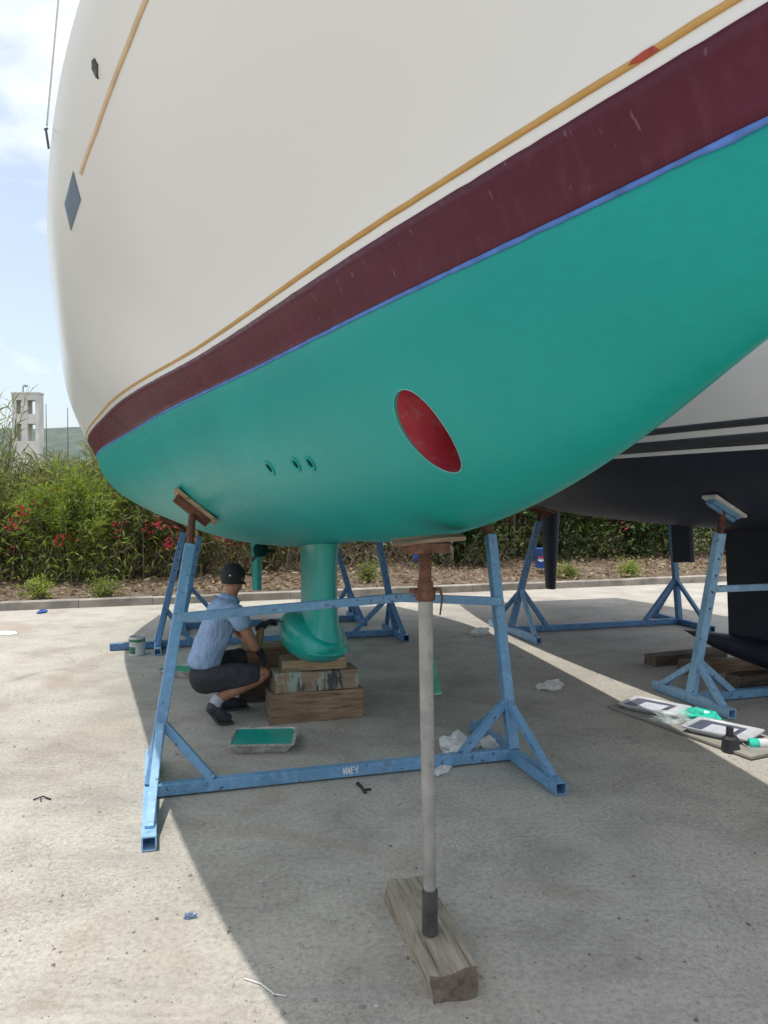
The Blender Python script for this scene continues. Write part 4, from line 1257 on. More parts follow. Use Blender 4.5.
    ring = [hc + hf * (math.cos(t) * 0.088) + hs * (math.sin(t) * 0.082) + Vector((0, 0, -0.036 - 0.006 * math.cos(t))) for t in np.linspace(0, 2 * math.pi, 25)]
    for a, b_ in zip(ring[:-1], ring[1:]): mb.bar(a, b_, 0.004, 0.012)
    mb.build('mask', M['black_cloth'], P)
    # shirt
    N = [nd(-0.045, 0.0, 0.350, .160, .126), nd(-0.03, 0.0, 0.45, .156, .124), nd(0.04, 0.0, 0.60, .158, .122), nd(0.10, 0.0, 0.73, .165, .122), nd(0.14, 0.0, 0.825, .135, .108), nd(0.165, 0.0, 0.895, .072, .070),
         nd(0.125, 0.165, 0.805, .075), nd(0.165, 0.205, 0.735, .070), nd(0.205, 0.222, 0.655, .068),
         nd(0.135, -0.165, 0.805, .075), nd(0.18, -0.205, 0.735, .070), nd(0.225, -0.222, 0.655, .068)]
    def fold(v):
        a = mnoise.noise(v * 9 + Vector((0, 0, v.z * 5))) * 0.010 + mnoise.noise(Vector((v.x * 26, v.y * 26, v.z * 7))) * 0.006
        d = (v - q(0.05, 0, v.z)); d.z = 0
        if d.length > 1e-4: v = v + d.normalized() * a
        return v
    skin_mesh('shirt', N, [(0, 1), (1, 2), (2, 3), (3, 4), (4, 5), (3, 6), (6, 7), (7, 8), (3, 9), (9, 10), (10, 11)], M['shirt'], P, 3, post=fold)
    # shorts
    N = [nd(-0.035, 0.0, 0.345, .150, .125), nd(-0.035, 0.0, 0.425, .150, .118),
         nd(-0.04, 0.10, 0.30, .118), nd(0.14, 0.135, 0.330, .102), nd(0.335, 0.162, 0.338, .078),
         nd(-0.04, -0.10, 0.30, .118), nd(0.15, -0.15, 0.36, .102), nd(0.34, -0.185, 0.392, .078)]
    def fold2(v):
        return v + Vector((0, 0, 1)) * (mnoise.noise(v * 14) * 0.010) + r * (mnoise.noise(v * 11 + Vector((9, 0, 0))) * 0.008)
    skin_mesh('shorts', N, [(0, 1), (0, 2), (2, 3), (3, 4), (0, 5), (5, 6), (6, 7)], M['shorts'], P, 3, post=fold2)
    # socks and shoes
    for nm, a, b, z in (('r', 0.01, 0.144, 0.16), ('l', 0.157, -0.19, 0.095)):
        up = 0.05
        if nm == 'r': pts = [(0.035, 0.1465, 0.197), (0.012, 0.144, 0.172), (0.0, 0.143, 0.13)]
        else: pts = [(0.185, -0.19, 0.145), (0.168, -0.19, 0.115), (0.152, -0.19, 0.06)]
        mb = MB(); mb.tube([q(*t) for t in pts], [0.043, 0.042, 0.042], 16, cap=False); mb.build('sock', M['sock'], P, True)
        if nm == 'r': fn = [nd(-0.045, .143, .160, .046, .046), nd(-0.005, .143, .130, .052, .052), nd(0.03, .142, .070, .052, .048), nd(0.075, .14, .045, .048, .040), nd(0.125, .14, .036, .038, .030)]
        else: fn = [nd(0.09, -.19, .065, .044, .044), nd(0.15, -.19, .075, .050, .054), nd(0.22, -.19, .055, .050, .046), nd(0.29, -.19, .042, .046, .036), nd(0.34, -.19, .036, .036, .028)]
        sh = skin_mesh('shoe', fn, [(0, 1), (1, 2), (2, 3), (3, 4)], M['shoe'], P, 2, post=lambda v: Vector((v.x, v.y, max(v.z, 0.004))))
        sole = [(-0.050, .143, .110), (-0.016, .143, .072), (0.02, .142, .022), (0.075, .14, .010), (0.128, .14, .012)] if nm == 'r' else [(0.068, -.19, .012), (0.13, -.19, .010), (0.21, -.19, .010), (0.30, -.19, .010), (0.345, -.19, .012)]
        mb = MB()
        for A_, B_ in zip(sole[:-1], sole[1:]): mb.bar(q(*A_), q(*B_), 0.070, 0.016, up=(0, 0, 1), bev=0.2)
        mb.build('sole', M['sole'], sh)
    # gloves with five fingers each; the right one holds a brush
    def glove(wr, di, up, side, curl, name):
        wr = Vector(wr); di = Vector(di).normalized(); up = Vector(up); up = (up - di * up.dot(di)).normalized(); sd = di.cross(up).normalized() * side
        nodes = []; edges = []
        def add(p, rr): nodes.append((p.x, p.y, p.z, rr, rr)); return len(nodes) - 1
        c0 = add(wr - di * 0.05, 0.033); c1 = add(wr, 0.030); c2 = add(wr + di * 0.045, 0.036)
        edges += [(c0, c1), (c1, c2)]
        for i, ln in enumerate((0.070, 0.080, 0.075, 0.058)):
            off = sd * ((i - 1.5) * 0.021)
            p0 = wr + di * 0.080 + off; k = add(p0, 0.0125); edges.append((c2, k))
            d = di.copy(); p = p0
            for j in range(3):
                d = (Matrix.Rotation(curl, 3, sd * side * -1) @ d).normalized()
                p = p + d * ln * (0.45, 0.32, 0.23)[j]
                m_ = add(p, (0.0110, 0.0100, 0.0085)[j]); edges.append((k, m_)); k = m_
        p = wr + di * 0.025 - sd * 0.035; t0 = add(p, 0.0135); edges.append((c2, t0))
        p = p + (di * 0.6 - sd * 0.5 - up * 0.5).normalized() * 0.036; t1 = add(p, 0.0120); edges.append((t0, t1))
        p = p + (di * 0.9 + sd * 0.3 - up * 0.6).normalized() * 0.030; t2 = add(p, 0.0095); edges.append((t1, t2))
        return skin_mesh(name, nodes, edges, M['black_cloth'], P, 2, rootv=1)
    wr = q(0.365, 0.07, 0.645)
    glove(wr, f * 0.75 - r * 0.25 + Vector((0, 0, 0.42)), Vector((0, 0, 1)) - f * 0.3, 1, 0.75, 'glove')
    glove(q(0.345, 0.03, 0.485), f * 0.35 + r * 0.55 + Vector((0, 0, -0.65)), f, -1, 0.35, 'glove')
    # brush: a thing of its own
    bp = wr + f * 0.085 - r * 0.03 + Vector((0, 0, 0.035))
    B = root('paint_brush', bp, 'small paint brush in the gloved hand of the crouching person', 'paint brush')
    di = (f * 0.85 - r * 0.35 - Vector((0, 0, 0.15))).normalized()
    mb = MB(); mb.tube([bp - di * 0.08, bp + di * 0.02, bp + di * 0.05], [0.007, 0.010, 0.007], 10); mb.build('handle', M['wood_pale'], B, True)
    mb = MB(); mb.bar(bp + di * 0.048, bp + di * 0.075, 0.045, 0.015); mb.build('ferrule', M['galv'], B)
    mb = MB(); mb.bar(bp + di * 0.075, bp + di * 0.125, 0.046, 0.012, bev=0.3); mb.build('bristles', M['paint_teal'], B)
person()

# ------------------------------------------------------------------ trays, can, rags and other small things
def paint_tray(name, c, yaw, L, Wd, Hh, shell, paint, label, group=None, ramp_mat=None, parent_lift=0.0, lvl=0.6):
    """roller tray: tapered open shell with a rolled rim, deep end and ramp"""
    t = root(name, c, label, 'paint tray', group)
    cy, sy = math.cos(yaw), math.sin(yaw)
    def X(x, y, z): return (c[0] + x * cy - y * sy, c[1] + x * sy + y * cy, c[2] + z)
    th = 0.006
    def rect(l, w, z, r=0.03, dz=0.0):
        pts = []
        for sx, sy_, a0 in ((1, 1, 0), (-1, 1, 90), (-1, -1, 180), (1, -1, 270)):
            for a in (0, 30, 60, 90):
                A2 = rad(a0 + a)
                x = sx * (l / 2 - r) + r * math.cos(A2); y = sy_ * (w / 2 - r) + r * math.sin(A2)
                pts.append(X(x, y, z + dz * (x / l + 0.5)))
        return pts
    rings = [rect(L * 0.84, Wd * 0.86, 0.003), rect(L * 0.97, Wd * 0.97, Hh - 0.006), rect(L + 0.012, Wd + 0.012, Hh - 0.010), rect(L + 0.014, Wd + 0.014, Hh), rect(L * 0.965, Wd * 0.955, Hh), rect(L * 0.85, Wd * 0.87, 0.012, dz=Hh * 0.45)]
    n = len(rings[0]); mb = MB(); V = sum(rings, []); F = []
    for i in range(len(rings) - 1):
        for k in range(n):
            a, b_ = i * n + k, i * n + (k + 1) % n
            F.append((a, b_, b_ + n, a + n))
    mb.add(V, F); mb.f.append(tuple(reversed(range(n)))); mb.f.append(tuple(range(5 * n, 6 * n)))
    mb.build('shell', shell, t, True, split=35)
    k = Hh * lvl
    pr = rect(L * (0.85 + 0.11 * lvl), Wd * (0.865 + 0.085 * lvl), k)
    mb = MB(); mb.add(pr, [tuple(range(n))]); mb.build('paint_pool', paint, t)
    if ramp_mat:
        mb = MB(); q_ = [X(-L * 0.22, -Wd * 0.40, k + 0.004), X(L * 0.20, -Wd * 0.40, k + 0.008), X(L * 0.20, Wd * 0.18, k + 0.008), X(-L * 0.22, Wd * 0.18, k + 0.004)]
        mb.add(q_ + [(a[0], a[1], a[2] - 0.004) for a in q_], [(0, 1, 2, 3), (0, 4, 5, 1), (1, 5, 6, 2), (2, 6, 7, 3), (3, 7, 4, 0)]); mb.build('ramp', ramp_mat, t)
    return t

def small_things():
    paint_tray('paint_tray', (-0.765, 4.87, 0.0), rad(3), 0.40, 0.36, 0.062, M['tray_metal'], M['paint_teal'], 'paint tray full of teal paint on the concrete in front of the timber blocks', 'teal paint trays', lvl=0.88)
    paint_tray('paint_tray', (-1.79, 6.78, 0.0), rad(-12), 0.34, 0.26, 0.06, M['tray_metal'], M['paint_teal'], 'paint tray of teal paint behind the back of the crouching person', 'teal paint trays', lvl=0.88)
    # paint can
    c = Vector((-2.455, 7.63, 0))
    t = root('paint_can', c, 'white and green paint can on the ground at the foot of a blue cradle', 'paint can')
    mb = MB(); mb.lathe(c, [(0, 0.002), (0.074, 0.0), (0.078, 0.004), (0.076, 0.012), (0.076, 0.172), (0.080, 0.178), (0.078, 0.186), (0.070, 0.184), (0.070, 0.14), (0, 0.138)], 28); mb.build('can', M['tray_white'], t, True, split=30)
    mb = MB(); mb.lathe(c, [(0.0768, 0.135), (0.0772, 0.137), (0.0772, 0.158), (0.0768, 0.160)], 28); mb.build('label_band', M['can_green'], t, True)
    V = []; F = []
    for i in range(9):
        a = rad(195 + 78 * i / 8)
        V += [c + Vector((math.cos(a) * 0.0775, math.sin(a) * 0.0775, 0.02)), c + Vector((math.cos(a) * 0.0775, math.sin(a) * 0.0775, 0.088))]
    for i in range(8): F.append((2 * i, 2 * i + 2, 2 * i + 3, 2 * i + 1))
    mb = MB(); mb.add(V, F); mb.build('label_patch', M['can_green'], t, True)
    mb = MB(); mb.tube([c + Vector((math.cos(a) * 0.079, math.sin(a) * 0.079 * 0.7 - 0.03, 0.165 - 0.05 * math.sin(a - 0.0) ** 2)) for a in np.linspace(math.pi, 2 * math.pi, 14)], 0.002, 6); mb.build('handle', M['galv'], t, True)
    # green cone
    c = Vector((0.420, 6.13, 0))
    t = root('green_cone', c, 'slim green plastic cone on the concrete behind the screw prop', 'cone')
    mb = MB(); mb.lathe(c, [(0.0, 0.0), (0.046, 0.0), (0.046, 0.014), (0.040, 0.018), (0.014, 0.26), (0.009, 0.28), (0.0, 0.28)], 20, (-0.10, 0.0, 1)); mb.build('cone_body', M['cone'], t, True, split=40)
    mb = MB(); mb.lathe(c, [(0.044, 0.004), (0.047, 0.006), (0.047, 0.012), (0.044, 0.014)], 20, (-0.10, 0, 1)); mb.build('base_ring', M['emblem_white'], t, True)
    # rags and papers
    crumple('crumpled_paper', (0.455, 4.72, 0), 0.13, 0.10, 0.085, M['paper'], 3, 'largest white crumpled paper, behind the base bar of the near cradle', 'paper')
    crumple('crumpled_paper', (0.66, 4.78, 0), 0.13, 0.07, 0.05, M['paper'], 5, 'white crumpled paper under the right post of the near cradle', 'paper')
    crumple('crumpled_paper', (0.33, 4.40, 0), 0.10, 0.035, 0.02, M['paper'], 8, 'flat white paper scrap in front of the base bar beside the screw prop', 'paper')
    crumple('crumpled_plastic', (1.37, 6.31, 0), 0.125, 0.06, 0.045, M['paper'], 4, 'white crumpled plastic lying alone on the shaded concrete between both boats', 'plastic')
    crumple('crumpled_paper', (1.10, 8.75, 0), 0.14, 0.08, 0.05, M['paper'], 6, 'small white paper scrap at the foot of the stern cradle', 'paper')
    crumple('paper_scrap', (-4.35, 8.80, 0), 0.14, 0.10, 0.012, M['paper'], 9, 'flat white paper scrap on the sunlit concrete at the left', 'paper')
    crumple('dry_leaf_heap', (-4.62, 8.55, 0), 0.16, 0.10, 0.03, M['litter'], 10, 'small brown heap of dry leaves on the sunlit concrete at the left', 'leaves')
    crumple('blue_scrap', (-0.73, 2.87, 0), 0.022, 0.012, 0.014, M['diamond'], 2, 'tiny blue scrap of masking tape on the sunlit concrete', 'scrap')
    crumple('blue_rag', (-4.60, 10.33, 0), 0.10, 0.05, 0.03, M['bin_blue'], 12, 'small blue rag lying against the kerb', 'rag')
    # string
    mb = MB(); mb.tube([(-0.46, 2.50, 0.004), (-0.40, 2.47, 0.005), (-0.35, 2.42, 0.004), (-0.31, 2.41, 0.005)], 0.0026, 6)
    tag(mb.build('string', M['paper'], None, True, origin=(-0.39, 2.46, 0)), 'short white string on the concrete at the shadow edge', 'string')
    mb = MB(); mb.tube([(-0.145, 4.20, 0.006), (-0.12, 4.14, 0.008), (-0.10, 4.07, 0.006)], [0.012, 0.008, 0.010], 7); mb.tube([(-0.11, 4.11, 0.006), (-0.07, 4.12, 0.006)], 0.007, 6)
    tag(mb.build('twig', M['twig'], None, True, origin=(-0.12, 4.13, 0)), 'short black twig on the concrete before the near cradle', 'twig')
    mb = MB(); mb.tube([(-1.83, 3.98, 0.005), (-1.79, 4.01, 0.012), (-1.74, 3.985, 0.004)], 0.004, 6); mb.tube([(-1.80, 4.0, 0.01), (-1.78, 3.96, 0.003)], 0.003, 6)
    tag(mb.build('twig', M['twig'], None, True, origin=(-1.78, 3.99, 0)), 'small forked twig on the sunlit concrete left of the near cradle', 'twig')
    # board with roller trays beside the navy boat
    e = Vector((0.4216, -0.9068, 0)); pe = Vector((0.9068, 0.4216, 0)); L0 = Vector((1.667, 5.718, 0))
    cc = L0 + e * 0.63 + pe * 0.21
    mb = MB(); mb.bar(L0 + pe * 0.21 + Vector((0, 0, 0.011)), L0 + pe * 0.21 + e * 1.26 + Vector((0, 0, 0.017)), 0.42, 0.016)
    tag(mb.build('cardboard_sheet', M['cardboard'], None, origin=tuple(cc)), 'long grey cardboard sheet carrying the roller trays', 'cardboard')
    yw = math.atan2(e.y, e.x)
    g = 'roller trays on the cardboard'
    paint_tray('roller_tray', tuple(L0 + e * 0.24 + pe * 0.235 + Vector((0, 0, 0.021))), yw + 0.35, 0.42, 0.30, 0.036, M['tray_white'], M['paint_grey'], 'white roller tray with slate grey paint at the far end of the cardboard', g, M['paint_pale'], lvl=0.7)
    paint_tray('roller_tray', tuple(L0 + e * 0.86 + pe * 0.22 + Vector((0, 0, 0.026))), yw + 0.35, 0.42, 0.30, 0.036, M['tray_white'], M['paint_grey'], 'white roller tray with slate grey paint at the near end of the cardboard', g, M['paint_pale'], lvl=0.7)
    crumple('mint_paint_liner', tuple(L0 + e * 0.56 + pe * 0.34 + Vector((0, 0, 0.026))), 0.13, 0.08, 0.05, M['paint_mint'], 7, 'crumpled liner wet with mint green paint between the roller trays', 'liner', amp=0.35)
    crumple('plastic_bag', tuple(L0 + e * 0.50 + pe * 0.14 + Vector((0, 0, 0.024))), 0.12, 0.08, 0.05, M['bag'], 13, 'clear crumpled plastic bag between the roller trays', 'plastic bag', amp=0.6)
    # black pot with a stub handle and a paint roller beside it
    c = Vector((2.150, 4.74, 0.0))
    t = root('black_pot', c, 'black glove-like pot standing at the near end of the cardboard', 'pot')
    mb = MB(); mb.lathe(c, [(0, 0.0), (0.052, 0.0), (0.056, 0.01), (0.050, 0.085), (0.036, 0.10), (0.0, 0.10)], 9); mb.build('pot_body', M['black_plastic'], t)
    mb = MB(); mb.bar(c + Vector((-0.008, 0, 0.095)), c + Vector((-0.006, 0, 0.155)), 0.045, 0.03); mb.build('stub', M['black_plastic'], t)
    c = Vector((2.40, 4.78, 0.036))
    t = root('paint_roller', (2.40, 4.78, 0.0), 'white paint roller with mint green end beside the black pot', 'paint roller')
    mb = MB(); mb.tube([c + Vector((-0.06, 0.0, 0.0)), c + Vector((0.17, -0.02, 0.0))], 0.034, 14); mb.build('sleeve', M['paper'], t, True, split=40)
    mb = MB(); mb.tube([c + Vector((-0.12, 0.005, 0)), c + Vector((-0.06, 0.0, 0.0))], 0.035, 14); mb.build('wet_end', M['paint_mint'], t, True, split=40)
    mb = MB(); mb.tube([c + Vector((-0.12, 0.005, 0)), c + Vector((-0.15, 0.01, 0.0)), c + Vector((-0.13, -0.10, -0.02)), c + Vector((0.02, -0.16, -0.025))], 0.005, 6); mb.build('handle', M['galv'], t, True)
small_things()

# ------------------------------------------------------------------ planting
def leaf_quads(C, Dr, Ln, Wd, r):
    """(n,4,3) rhombic leaves: base C, direction Dr, length, width"""
    n = len(C)
    side = np.cross(Dr, r.normal(size=(n, 3))); side /= np.linalg.norm(side, axis=1, keepdims=True) + 1e-9
    mid = C + Dr * (Ln * 0.45)[:, None]
    tip = C + Dr * Ln[:, None]; tip[:, 2] -= 0.15 * Ln
    return np.stack([C, mid + side * (Wd / 2)[:, None], tip, mid - side * (Wd / 2)[:, None]], 1)

def quads_obj(name, Q, mat, parent=None, origin=None):
    V = Q.reshape(-1, 3); F = np.arange(len(V)).reshape(-1, 4)
    return np_obj(name, V, F, mat, parent, False, origin=origin)

def shrub(name, base, H, Rd, nst, per, label, cat, group, mat, stem_mat, seed, ll=(0.10, 0.17), lw=(0.022, 0.034), flowers=0, fmat=None, low=0.25, dead=0):
    r = np.random.default_rng(seed)
    t = root(name, base, label, cat, group)
    b = np.array(base); stems = MB(); Q = []; FQ = []
    for i in range(nst):
        az = r.uniform(0, 2 * math.pi); sp = Rd * math.sqrt(r.uniform(0.0, 1.0)); h = H * r.uniform(0.62, 1.04) * (1 - 0.25 * (sp / Rd) ** 2)
        p0 = b + np.array([math.cos(az), math.sin(az), 0]) * sp * 0.18
        p3 = b + np.array([math.cos(az) * sp, math.sin(az) * sp, h]) + r.normal(0, 0.06, 3)
        p1 = p0 + np.array([0, 0, h * 0.45]) + r.normal(0, 0.05, 3)
        p2 = (p1 + p3) / 2 + np.array([0, 0, h * 0.10]) + r.normal(0, 0.05, 3)
        pts = [p0, p1, p2, p3]
        stems.tube([tuple(x) for x in pts], [0.014, 0.010, 0.007, 0.003], 5, cap=False)
        u = low + (1 - low) * r.uniform(0, 1, per) ** 0.72
        tt = u * 3; k = np.minimum(tt.astype(int), 2); fr = tt - k
        A_ = np.array(pts)
        C = A_[k] * (1 - fr)[:, None] + A_[k + 1] * fr[:, None] + r.normal(0, 0.05, (per, 3))
        D = (A_[k + 1] - A_[k]); D /= np.linalg.norm(D, axis=1, keepdims=True)
        D = D * 0.55 + r.normal(0, 0.62, (per, 3)) + np.array([0, 0, 0.25]); D /= np.linalg.norm(D, axis=1, keepdims=True)
        Q.append(leaf_quads(C, D, r.uniform(ll[0], ll[1], per), r.uniform(lw[0], lw[1], per), r))
        if i % 3 == 0 and low < 0.2:      # low leafy shoots
            m_ = per // 2
            C = b + np.stack([r.normal(0, Rd * 0.55, m_), r.normal(0, Rd * 0.45, m_), r.uniform(0.05, 0.42, m_) * min(H, 2)], 1)
            D = r.normal(0, 0.7, (m_, 3)) + np.array([0, 0, 0.4]); D /= np.linalg.norm(D, axis=1, keepdims=True)
            Q.append(leaf_quads(C, D, r.uniform(ll[0], ll[1], m_), r.uniform(lw[0], lw[1], m_), r))
        if flowers and i < flowers:
            m_ = int(r.integers(5, 22))
            fc = p3 * 1.0; fc[2] = b[2] + (p3[2] - b[2]) * r.uniform(0.45, 0.98); fc[1] -= r.uniform(0.1, 0.45)
            C = fc + r.normal(0, 0.055, (m_, 3)); D = r.normal(0, 1, (m_, 3)); D /= np.linalg.norm(D, axis=1, keepdims=True)
            FQ.append(leaf_quads(C, D, r.uniform(0.04, 0.07, m_), r.uniform(0.035, 0.055, m_), r))
    for i in range(dead):
        az = r.uniform(0, 2 * math.pi); p0 = b + np.array([math.cos(az), math.sin(az), 0]) * Rd * r.uniform(0, 0.8)
        p1 = p0 + np.array([r.normal(0, .25), r.normal(0, .25), r.uniform(.25, .7) * min(H, 1.6)]); p2 = p1 + np.array([r.normal(0, .3), r.normal(0, .2), r.uniform(-.1, .35)])
        stems.tube([tuple(p0), tuple(p1), tuple(p2)], [0.009, 0.006, 0.002], 4, cap=False)
    stems.build('stems', stem_mat, t, True)
    quads_obj('crown', np.concatenate(Q), mat, t)
    if FQ: quads_obj('blossom', np.concatenate(FQ), fmat, t)
    return t

def planting():
    spots = [(-1.6, 1.9, 2.0, .95, 'leftmost oleander bush with red flowers at the picture edge', 12, 'leaf_oleander'),
             (-0.35, 2.3, 1.85, .95, 'oleander bush with red flowers below the concrete tower', 7, 'leaf_oleander'),
             (0.75, 1.9, 1.95, .95, 'bright green oleander bush behind the small yellow-green tuft', 5, 'leaf_bright'),
             (1.75, 2.4, 2.15, 1.0, 'oleander bush in front of the hull end, right of the bright one', 4, 'leaf_oleander'),
             (2.75, 2.2, 1.85, .85, 'oleander bush with red flowers directly behind the near cradle post', 9, 'leaf_oleander'),
             (4.0, 2.5, 1.7, .75, 'sparse oleander bush with red flowers behind the crouching person', 10, 'leaf_oleander')]
    for i, (t_, d, H, R_, lab, fl, mt) in enumerate(spots):
        shrub('oleander_bush', KP(t_, d, 0.12), H, R_, 84 if i < 4 else 42, 80 if i < 4 else 60, lab, 'bush', 'oleander bushes along the kerb', M[mt], M['stem'], 100 + i, flowers=fl * 2, fmat=M['flower'], low=0.03 if i < 4 else 0.10, dead=40)
    dark = [(5.9, 3.0, 1.9, .9, 'sparse dark bush behind the teal keel'), (7.7, 2.6, 1.6, .95, 'low dark green bush behind the screw prop head'),
            (8.9, 3.3, 2.3, 1.0, 'dark green shrub just left of the navy rudder'), (10.1, 3.0, 2.2, 1.05, 'dark green shrub just right of the navy rudder'),
            (11.2, 3.2, 2.2, 1.0, 'dark green shrub below the middle of the navy hull'), (12.2, 3.0, 2.0, .95, 'pink flowering shrub beside the navy saildrive leg'),
            (13.4, 3.3, 2.2, 1.0, 'dark green shrub behind the navy keel'), (14.8, 3.2, 2.2, 1.0, 'dark green shrub at the right picture edge')]
    for i, (t_, d, H, R_, lab) in enumerate(dark):
        shrub('leafy_shrub', KP(t_, d, 0.15), H, R_, 70 if i else 24, 96 if i else 50, lab, 'shrub', 'dark shrubs behind the boats', M['leaf_dark'] if i % 2 else M['leaf_oleander'], M['bark'], 200 + i, ll=(0.08, 0.14), lw=(0.03, 0.055),
              flowers=10 if i == 5 else 0, fmat=M['flower_pink'], low=0.02, dead=18)
    for i, t_ in enumerate((-3.0, 0.6, 3.4, 6.2, 9.0, 11.8, 14.6)):
        shrub('backing_shrub', KP(t_, 6.3, 0.2), 1.9 if t_ < 3 else 2.5, 1.7, 90, 110, ('%s of the dense shrubs far behind the wire fence' % ('leftmost', 'second from left', 'third from left', 'middle one', 'third from right', 'second from right', 'rightmost')[i]), 'shrub', 'shrubs behind the fence', M['leaf_dark'], M['bark'], 300 + i, ll=(0.14, 0.22), lw=(0.06, 0.10), low=0.02)
    # bright little tufts on the bed
    for i, (p, H, lab) in enumerate(((( -4.98, 10.98, 0.10), 0.26, 'bright yellow-green tuft on the bed at the far left'), ((-4.09, 11.22, 0.10), 0.19, 'smaller green tuft on the bed, right of the bright one'),
                                     ((3.28, 13.75, 0.10), 0.16, 'pale green tuft on the bed right of the navy rudder'), ((4.50, 14.05, 0.1), 0.22, 'yellow-green tuft on the bed left of the saildrive leg'), ((-0.28, 12.9, 0.1), 0.34, 'wispy green weed on the bed behind the teal keel'))):
        shrub('grass_tuft', p, H, 0.17, 26, 16, lab, 'weed', 'weeds on the planting bed', M['leaf_lime'] if i in (0, 3) else M['leaf_bright'], M['stem'], 400 + i, ll=(0.05, 0.09), lw=(0.014, 0.024), low=0.1)
    # reeds: uncountable canes
    r = np.random.default_rng(55)
    def reeds(name, n, tr, dr, hf, lmat, smat, nleaf, lab, ll, lw, lean=0.10):
        st = MB(); Q = []
        for i in range(n):
            t_ = r.uniform(*tr); d = r.uniform(*dr); H = hf(t_) * r.uniform(0.72, 1.05)
            b = np.array(KP(t_, d, 0.1)); tip = b + np.array([r.normal(0, lean) * H, r.normal(0, lean) * H, H]); mid = (b + tip) / 2 + r.normal(0, 0.05, 3)
            st.tube([tuple(b), tuple(mid), tuple(tip)], [0.011, 0.009, 0.003], 4, cap=False)
            if nleaf:
                u = r.uniform(0.15, 1.0, nleaf)[:, None]
                C = b * (1 - u) + tip * u
                D = r.normal(0, 0.55, (nleaf, 3)); D[:, 2] = np.abs(D[:, 2]) * 0.8 + 0.45; D /= np.linalg.norm(D, axis=1, keepdims=True)
                Q.append(leaf_quads(C, D, r.uniform(*ll, nleaf), r.uniform(*lw, nleaf), r))
        o = st.build(name, smat, None, True, origin=KP((tr[0] + tr[1]) / 2, dr[0]))
        tag(o, lab, 'reeds', kind='stuff')
        if Q: quads_obj('reed_leaves', np.concatenate(Q), lmat, o)
    def hf(t_):
        if t_ < -0.95: return 3.6
        if t_ < 0.95: return 2.15
        return 2.5 + 0.5 * min(1, max(0, (t_ - 0.95)))
    reeds('reed_thicket', 900, (-5, 4.0), (4.2, 6.0), hf, M['leaf_reed'], M['leaf_reed'], 26, 'tall green reeds rising behind the oleander bushes', (0.28, 0.5), (0.022, 0.034))
    reeds('dry_reeds', 1700, (1.8, 10.0), (3.3, 4.6), lambda t_: 1.75, M['leaf_dry'], M['leaf_dry'], 9, 'dry brown reeds standing behind the wire fence', (0.2, 0.42), (0.014, 0.024), lean=0.16)
    reeds('dry_brush', 420, (-4, 9), (1.9, 3.3), lambda t_: 0.6, M['leaf_dry'], M['stem'], 5, 'dry twiggy brush low under the bushes', (0.12, 0.3), (0.010, 0.018), lean=0.5)
    # litter on the bed
    n = 9000
    T = r.uniform(-7, 17, n); D_ = r.uniform(0.15, 3.4, n) ** 1.0
    C = np.stack([KO[0] + KD[0] * T + KN[0] * D_, KO[1] + KD[1] * T + KN[1] * D_, 0.10 + np.minimum(D_, 3) * 0.05 + r.uniform(0.0, 0.05, n)], 1)
    Dr = r.normal(0, 1, (n, 3)); Dr[:, 2] *= 0.25; Dr /= np.linalg.norm(Dr, axis=1, keepdims=True)
    o = quads_obj('leaf_litter', leaf_quads(C, Dr, r.uniform(0.05, 0.16, n), r.uniform(0.015, 0.045, n), r), M['litter'], None, origin=KP(5, 1))
    tag(o, 'dry leaves and twigs strewn over the planting bed', 'leaf litter', kind='stuff')
    # gravel
    n = 2200
    X_ = []; Fv = []
    octa = np.array([(1, 0, 0), (0, 1, 0), (-1, 0, 0), (0, -1, 0), (0, 0, 0.75), (0, 0, -0.3)], float)
    of = np.array([(0, 1, 4), (1, 2, 4), (2, 3, 4), (3, 0, 4), (1, 0, 5), (2, 1, 5), (3, 2, 5), (0, 3, 5)])
    for i in range(n):
        y = 1.9 + 6.0 * r.uniform(0, 1) ** 1.9; x = r.uniform(-0.62, 0.62) * y
        sz = r.choice([0.003, 0.0045, 0.007, 0.011], p=[.42, .34, .17, .07])
        a = r.uniform(0, 6.28); R2 = np.array([[math.cos(a), -math.sin(a), 0], [math.sin(a), math.cos(a), 0], [0, 0, 1]])
        X_.append((octa * sz * r.uniform(0.45, 1.3, (6, 3))) @ R2.T + np.array([x, y, sz * 0.15])); Fv.append(of + 6 * i)
    o = np_obj('gravel', np.concatenate(X_), np.concatenate(Fv), M['pebble'])
    tag(o, 'small loose stones scattered over the concrete', 'gravel', kind='stuff')

